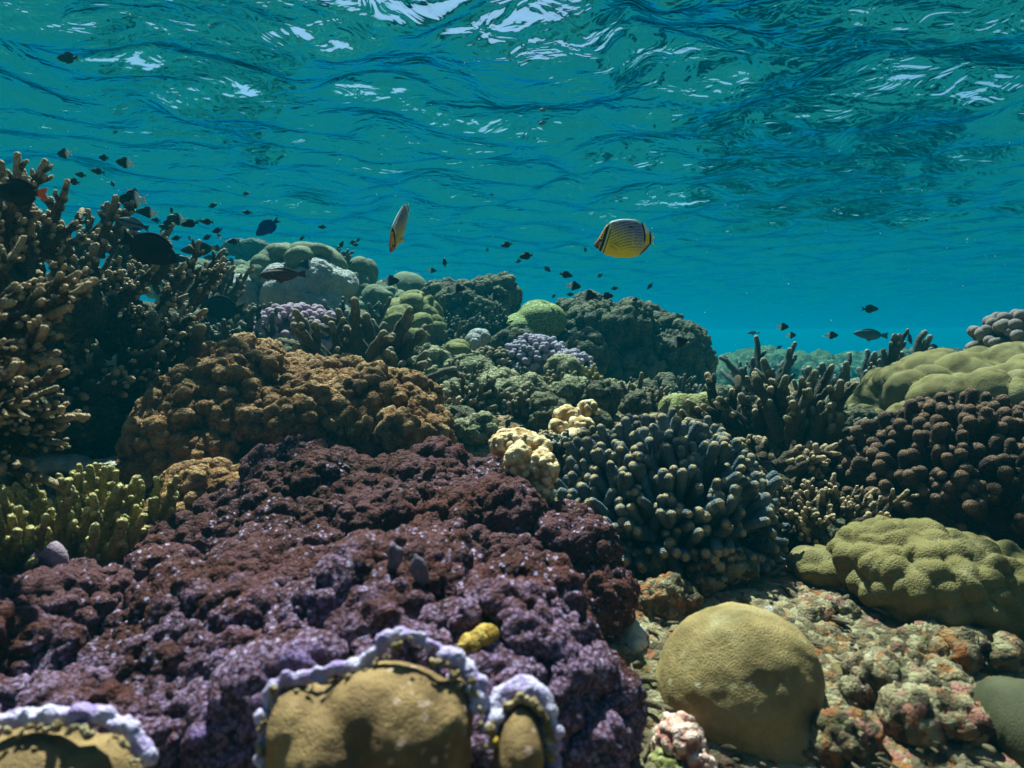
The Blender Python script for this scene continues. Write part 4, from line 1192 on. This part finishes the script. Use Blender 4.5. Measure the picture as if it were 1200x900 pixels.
oval_t = [(0, .01), (.03, .06), (.08, .115), (.15, .165), (.25, .207), (.35, .228), (.45, .232), (.55, .21), (.65, .16), (.72, .105), (.78, .06)]
oval_b = [(0, -.02), (.03, -.055), (.08, -.10), (.15, -.15), (.25, -.195), (.35, -.217), (.45, -.22), (.55, -.2), (.65, -.15), (.72, -.10), (.78, -.055)]
oval_w = [(0, .006), (.05, .04), (.15, .075), (.35, .095), (.55, .07), (.78, .02)]
slim = lambda pr, k: [(a, b * k) for a, b in pr]
KIND = {
    'chromis': make_fish_mesh('chromis', .075, oval_t, oval_b, oval_w, (.22, .17, .13), (.28, .68, .07, .05), (.45, .68, .08, .05), twotone, (.27, -.02, .14)),
    'damsel': make_fish_mesh('damselfish', .075, slim(oval_t, .85), slim(oval_b, .85), oval_w, (.22, .15, .10), (.28, .70, .07, .05), (.45, .70, .07, .05), damsel_c, (.27, -.02, .14)),
    'plain': make_fish_mesh('damselfish', .075, slim(oval_t, .8), slim(oval_b, .8), oval_w, (.22, .15, .12), (.28, .70, .06, .05), (.45, .70, .06, .05), flat((.014, .014, .016)), (.27, -.02, .14)),
    'faint': make_fish_mesh('striped_fish', .075, slim(oval_t, .8), slim(oval_b, .8), oval_w, (.22, .15, .12), (.28, .70, .06, .05), (.45, .70, .06, .05), lambda x, z, y: lerpc((.05, .12, .12), (.14, .26, .25), (np.sin(x * 40) > 0).astype(float))),
    'surgeon': make_fish_mesh('surgeonfish', .16, slim(oval_t, 1.02), slim(oval_b, 1.02), slim(oval_w, .9), (.20, .17, .09), (.16, .74, .06, .03), (.36, .74, .055, .03), surgeon_c, (.25, -.02, .15), 40, 24),
    'wrasse': make_fish_mesh('wrasse', .14, slim(oval_t, .62), slim(oval_b, .62), slim(oval_w, .9), (.18, .09, .02), (.24, .76, .04, .02), (.45, .76, .035, .02), wrasse_c, (.25, 0, .12)),
    'redwrasse': make_fish_mesh('wrasse', .15, slim(oval_t, .48), slim(oval_b, .48), slim(oval_w, .8), (.18, .08, .02), (.24, .76, .035, .02), (.45, .76, .03, .02), redw, (.25, 0, .12)),
    'parrot': make_fish_mesh('parrotfish', .22, slim(oval_t, .55), slim(oval_b, .60), slim(oval_w, .9), (.20, .10, .03), (.22, .74, .035, .02), (.45, .74, .03, .02), flat((.030, .034, .036)), (.25, 0, .13)),
    'striped': make_fish_mesh('striped_fish', .11, slim(oval_t, .7), slim(oval_b, .7), slim(oval_w, .8), (.18, .10, .04), (.24, .76, .04, .02), (.45, .76, .035, .02), striped, (.25, 0, .12)),
    'blue': make_fish_mesh('blue_fish', .11, slim(oval_t, .85), slim(oval_b, .85), slim(oval_w, .8), (.22, .11, .10), (.24, .74, .07, .06), (.45, .74, .07, .06), bluec, (.27, -.02, .16)),
    'greenstripe': make_fish_mesh('striped_fish', .06, slim(oval_t, .7), slim(oval_b, .7), slim(oval_w, .8), (.18, .10, .04), (.24, .76, .04, .02), (.45, .76, .035, .02), greenstripe),
    'redtail': make_fish_mesh('damselfish', .10, oval_t, oval_b, oval_w, (.22, .13, .05), (.24, .74, .06, .04), (.45, .74, .06, .04), redtail, (.27, 0, .12)),
    'butterfly': make_fish_mesh('butterflyfish', .13,
        [(0, -.06), (.05, .0), (.1, .07), (.2, .24), (.3, .316), (.4, .34), (.5, .35), (.6, .348), (.7, .337), (.8, .30), (.86, .255), (.91, .20), (.95, .13), (.97, .10)],
        [(0, -.08), (.05, -.125), (.1, -.17), (.2, -.23), (.35, -.267), (.55, -.28), (.7, -.26), (.8, -.215), (.86, -.17), (.91, -.12), (.95, -.06), (.97, -.04)],
        [(0, .008), (.06, .03), (.15, .055), (.3, .072), (.5, .066), (.7, .045), (.8, .022), (.97, .006)],
        (.035, .10, .004), None, None, butterfly_c, (.27, -.07, .13), 150, 120, pelvic=False),
}
used = {}
def fish(kind, px, py, lenpx, face, label, tilt=0.0, yaw=0.0, roll=0.0, cat=None, group=None, name=None, eyes=None, sc=1.0, lean=0.0):
    """face: -1 looks left, +1 looks right; tilt: nose up, yaw: turned away, both in degrees"""
    me, info = KIND[kind]
    L = info['L'] * sc
    if group: lenpx *= 1.2
    D = L * FPX * max(abs(math.cos(math.radians(yaw))), .35) / lenpx
    p = at(px, py, D)
    o = bpy.data.objects.new(name or me.name.split('.')[0], me); COL.objects.link(o)
    o.location = p
    o.scale = (sc, sc, sc)
    o.rotation_euler = (Matrix.Rotation(math.radians(lean), 3, 'Y') @ Matrix.Rotation(math.radians((180 if face > 0 else 0) + yaw), 3, 'Z') @ Matrix.Rotation(math.radians(tilt), 3, 'Y') @ Matrix.Rotation(math.radians(roll), 3, 'X')).to_euler()
    tag(o, label, cat or 'fish', group)
    if eyes or (eyes is None and lenpx >= 20):
        ex = .13 if kind != 'butterfly' else .105
        ez = .035 if kind != 'butterfly' else .0
        w = float(np.interp(ex, [q[0] for q in info['wid']], [q[1] for q in info['wid']]))
        if kind not in used:
            V, F = ICO[2]
            used[kind] = mesh_from('eye', V * np.array([.026, .012, .026]) * info['L'], F, EYE)
        for s in (1, -1):
            e = obj('eye', used[kind], o, ((ex - .5) * info['L'], s * w * .93 * info['L'], ez * info['L']))
    return o

fish('butterfly', 731, 282, 70, -1, 'yellow and violet striped butterflyfish seen side on in open water above the dark block', tilt=-1, yaw=6)
fish('butterfly', 468, 268, 22, -1, 'pale butterflyfish seen narrow from behind, swimming nose down left of centre', tilt=-62, yaw=84, roll=0, eyes=True, lean=16)
fish('blue', 314, 266, 31, -1, 'deep blue fish tipped up in open water above the pale boulder', tilt=-38, yaw=20)
fish('surgeon', 173, 291, 66, 1, 'big black surgeonfish hovering over the left staghorns', tilt=-24, yaw=14, sc=.66)
fish('surgeon', 262, 362, 52, -1, 'black surgeonfish in front of the whitish mound', tilt=3, yaw=8)
fish('surgeon', 985, 566, 60, -1, 'black surgeonfish hiding in the dark hollow under the right thicket', tilt=0, yaw=30)
fish('wrasse', 235, 292, 46, -1, 'long black fish with a yellow tail root beyond the big surgeonfish', tilt=-4)
fish('redwrasse', 332, 322, 58, -1, 'slender dark red wrasse in front of the large pale boulder', tilt=-2)
fish('parrot', 1021, 392, 42, -1, 'dark parrotfish gliding left above the grey staghorns on the right', tilt=4)
fish('striped', 157, 263, 40, -1, 'grey fish with a black stripe and blue belly just above the big surgeonfish', tilt=16, sc=.7)
fish('wrasse', 206, 325, 34, -1, 'dark olive fish beneath the big surgeonfish at the reef edge', tilt=0, sc=.6)
fish('plain', 207, 303, 20, 1, 'dark olive rounded fish at the nose of the big surgeonfish', yaw=35)
fish('redtail', 24, 226, 56, -1, 'black fish with an orange red tail in the upper left thicket', yaw=12, sc=.7)
fish('chromis', 62, 360, 38, -1, 'black and white fish before the left thicket, tail to the right', yaw=14, sc=.62)
fish('chromis', 141, 424, 34, 1, 'black fish with white tail to the left, in the shade beside the upright brown staghorn', tilt=8, yaw=16)
fish('chromis', 156, 234, 36, -1, 'largest black and white fish in the open water above the left reef')
fish('damsel', 80, 68, 26, -1, 'lone dark fish near the top left corner under the surface')
fish('plain', 1019, 362, 21, 1, 'dark fish with forked tail above the parrotfish')
fish('plain', 1094, 408, 20, -1, 'dark fish over the far pale table coral', tilt=8)
fish('plain', 1066, 396, 15, 1, 'dark olive fish upright on the tip of the grey staghorn', tilt=-60, yaw=30)
fish('greenstripe', 1028, 437, 17, -1, 'small green fish with dark bars among the grey staghorns', tilt=-10)
fish('redwrasse', 883, 390, 16, -1, 'slender dark fish alone in the blue gap right of the big dark block')
fish('chromis', 457, 329, 22, 1, 'black and white fish in front of the smooth grey green dome')
fish('chromis', 360, 310, 19, -1, 'black and white fish in front of the lobes crowning the boulder', yaw=20)
fish('chromis', 208, 257, 14, -1, 'plump black and white fish turned away above the far ridge', yaw=55)
fish('chromis', 263, 297, 13, -1, 'upright black fish with white upper edge beside the far table coral', tilt=-75, yaw=30)
fish('chromis', 272, 307, 12, -1, 'small black and white fish just below the upright one at the far table', yaw=40)
fish('plain', 254, 291, 15, -1, 'dark fish tucked behind the tail of the long black one')
fish('plain', 246, 302, 15, -1, 'dark fish under the belly of the long black one')
fish('blue', 500, 435, 10, -1, 'tiny teal fish on the mossy rock right of the brown staghorn')
fish('chromis', 595, 348, 15, 1, 'black and white fish over the right side of the peaked block', name='chromis')
G1 = 'black and white fish scattered over the reef'
for i, (x, y, l, f, tl, lab) in enumerate([
    (76, 180, 17, -1, 0, 'black and white fish upper left, highest of the ones over the left thicket'),
    (56, 194, 13, -1, 5, 'black and white fish directly above the left edge staghorn'),
    (147, 191, 18, -1, 8, 'black and white fish between the top left thicket and open water, tail drooping'),
    (156, 225, 13, 1, -20, 'small black and white fish just above the largest one on the left'),
    (174, 249, 18, -1, 5, 'black and white fish right below the largest one on the left'),
    (536, 338, 15, 1, 0, 'black and white fish in front of the top left of the peaked block'),
    (579, 348, 14, 1, 0, 'faded black and teal fish on the face of the peaked block'),
    (506, 317, 9, 1, 0, 'tiny black and white fish above the smooth grey green dome'),
    (672, 335, 15, 1, -6, 'black and white fish above the honeycomb coral, upper of the two'),
    (689, 346, 18, 1, -8, 'black and white fish skimming the top of the big dark block'),
    (795, 401, 19, 1, 12, 'black and white fish against the shaded right face of the big dark block'),
    (917, 383, 13, 1, 0, 'round black and white fish in the gap above the right thicket'),
    (927, 393, 11, 1, 0, 'smaller black and white fish just below the round one in the gap'),
    (974, 393, 13, 1, 0, 'black and white fish left of the parrotfish'),
    (257, 277, 7, -1, 60, 'tiny white edged fish above the far table coral')]):
    fish('chromis', x, y, l, f, lab, tilt=tl, yaw=(i * 37) % 30 - 10, group=G1, sc=.75)
G2 = 'dark damselfish in the open water'
for i, (x, y, l, f, tl, lab) in enumerate([
    (617, 300, 14, -1, -6, 'dark fish with yellowish tail, largest of those between the two butterflyfish'),
    (594, 287, 12, -1, -12, 'dark fish with yellowish tail left of the largest one between the butterflyfish'),
    (608, 306, 7, -1, -30, 'small dark fish just below the largest one between the butterflyfish'),
    (571, 293, 5, -1, 80, 'tiny dark upright fish left of the dark ones between the butterflyfish'),
    (641, 315, 9, 1, -40, 'dark fish with yellow spot tail below and left of the striped butterflyfish'),
    (663, 322, 14, 1, -10, 'dark fish with yellow tail above the honeycomb coral'),
    (711, 347, 14, 1, 4, 'dark fish above the middle of the big dark block'),
    (686, 293, 6, -1, 70, 'tiny dark fish at the nose of the striped butterflyfish'),
    (703, 323, 7, 1, 40, 'faint dark fish under the striped butterflyfish')]):
    fish('damsel', x, y, l, f, lab, tilt=tl, yaw=(i * 53) % 40 - 20, group=G2, sc=.65)
G3 = 'distant dark fish over the reef'
far = [(122, 185, 13, -1, 10, 'far small dark fish right of the highest black and white fish'), (115, 201, 13, -1, 8, 'faint far fish above the dark staghorn, upper of three in a row'),
       (95, 205, 12, -1, 10, 'faint far fish left in the row of three above the dark staghorn'), (87, 213, 14, -1, 15, 'faintest bluish fish lowest in the row of three'),
       (132, 216, 7, -1, 70, 'tiny upright fish above the largest black and white fish'), (135, 155, 6, 1, 30, 'tiny olive fish high in open water at the left'),
       (163, 248, 10, -1, 0, 'dark fish touching the head of the black and white one below the largest'), (201, 247, 8, -1, 80, 'small dark upright fish above the plump turned one'),
       (223, 262, 17, -1, -12, 'spotted dark fish right of the plump turned black and white one'), (183, 258, 10, -1, 10, 'faint fish left of the plump turned one, upper'),
       (198, 260, 13, -1, -5, 'faint fish just under the left side of the plump turned one'), (194, 266, 12, -1, 5, 'faint fish below the plump turned one'),
       (190, 272, 8, 1, 80, 'faint upright sliver of a fish right of the striped grey one'), (207, 279, 11, -1, -10, 'dark small fish above the long black one with yellow tail root'),
       (222, 279, 6, -1, 70, 'tiny upright fish above the back of the long black one'), (235, 259, 6, 1, 20, 'tiny faint fish right of the spotted dark one'),
       (243, 260, 13, -1, 4, 'faint fish in the school, second right of the spotted dark one'), (255, 270, 12, -1, -15, 'dark fish in the school above the far table coral'),
       (243, 278, 11, -1, -15, 'faint fish in the school left of the tiny white edged fish'), (274, 283, 12, -1, -5, 'faint fish right over the far table coral'),
       (249, 241, 10, 1, 20, 'faint fish above the school at the left'), (288, 227, 8, 1, 8, 'small far fish highest left of the deep blue fish'),
       (290, 249, 9, -1, 0, 'faint far fish left of the deep blue fish'), (378, 266, 9, -1, 0, 'small dark fish right of the deep blue fish'),
       (354, 279, 7, -1, -40, 'faint little fish above the lobes crowning the boulder'), (413, 284, 8, 1, 20, 'dark small fish, biggest of the cluster above the stacked lobes'),
       (420, 281, 6, -1, -50, 'tiny upper right fish of the cluster above the stacked lobes'), (417, 287, 7, -1, 0, 'tiny lower fish of the cluster above the stacked lobes'),
       (400, 287, 9, 1, 60, 'pale faint fish left of the cluster above the stacked lobes'), (521, 308, 9, -1, 80, 'small dark upright fish above the gap left of the peaked block'),
       (720, 338, 8, 1, 10, 'faint fish behind the dark one over the big dark block'), (649, 347, 6, 1, 50, 'tiny dark fish over the honeycomb coral'),
       (762, 335, 8, -1, -50, 'small dark fish right of the ones over the big dark block'), (745, 351, 8, -1, -10, 'small dark fish above the right half of the big dark block'),
       (762, 361, 5, -1, 60, 'tiny dark fish just over the right half of the big dark block'), (913, 407, 7, 1, 30, 'tiny dark fish above the right thicket'),
       (849, 419, 7, -1, 0, 'tiny dark fish above the far hazy mound'), (827, 424, 8, 1, 0, 'tiny dark fish by the overhanging end of the big dark block'),
       (668, 345, 8, 1, 0, 'very faint fish above the big dark block left end'), (637, 129, 9, -1, 0, 'faint fish close under the surface, upper of the pair'), (636, 144, 9, -1, -6, 'faint fish close under the surface, lower of the pair'),
       (1143, 396, 7, -1, 0, 'very faint tiny fish in open water at the right'), (576, 228, 5, 1, 10, 'tiny faint speck of a fish high between the butterflyfish')]
for i, (x, y, l, f, tl, lab) in enumerate(far):
    fish('faint' if 'close under the surface' in lab else 'plain', x, y, l, f, lab, tilt=tl, yaw=(i * 29) % 40 - 20, group=G3, sc=.52)

# --- drifting specks in the water
def specks():
    rng = RNG(9)
    V0, F0 = ICO[1]
    parts = []
    for _ in range(900):
        D = .5 + 5.0 * rng.random() ** .8
        px, py = rng.uniform(-100, 1300), rng.uniform(-30, 420 if rng.random() < .93 else 700)
        p = at(px, py, D)
        if p[2] > WATER_Z - .12: continue
        parts.append((V0 * (.00025 + .0011 * rng.random() ** 5) * (.5 + .5 * D) + p, F0, np.zeros(len(V0))))
    V, F, t = join(parts)
    m, nt, out = new_mat("speck"); b = NB(nt)
    nt.links.new(b.bsdf((.8, .8, .75), None, .7), out.inputs[0])
    o = obj('suspended_specks', mesh_from('suspended_specks', V, F, m))
    tag(o, 'tiny pale specks drifting in the blue green water', 'specks', None, 'stuff')
specks()
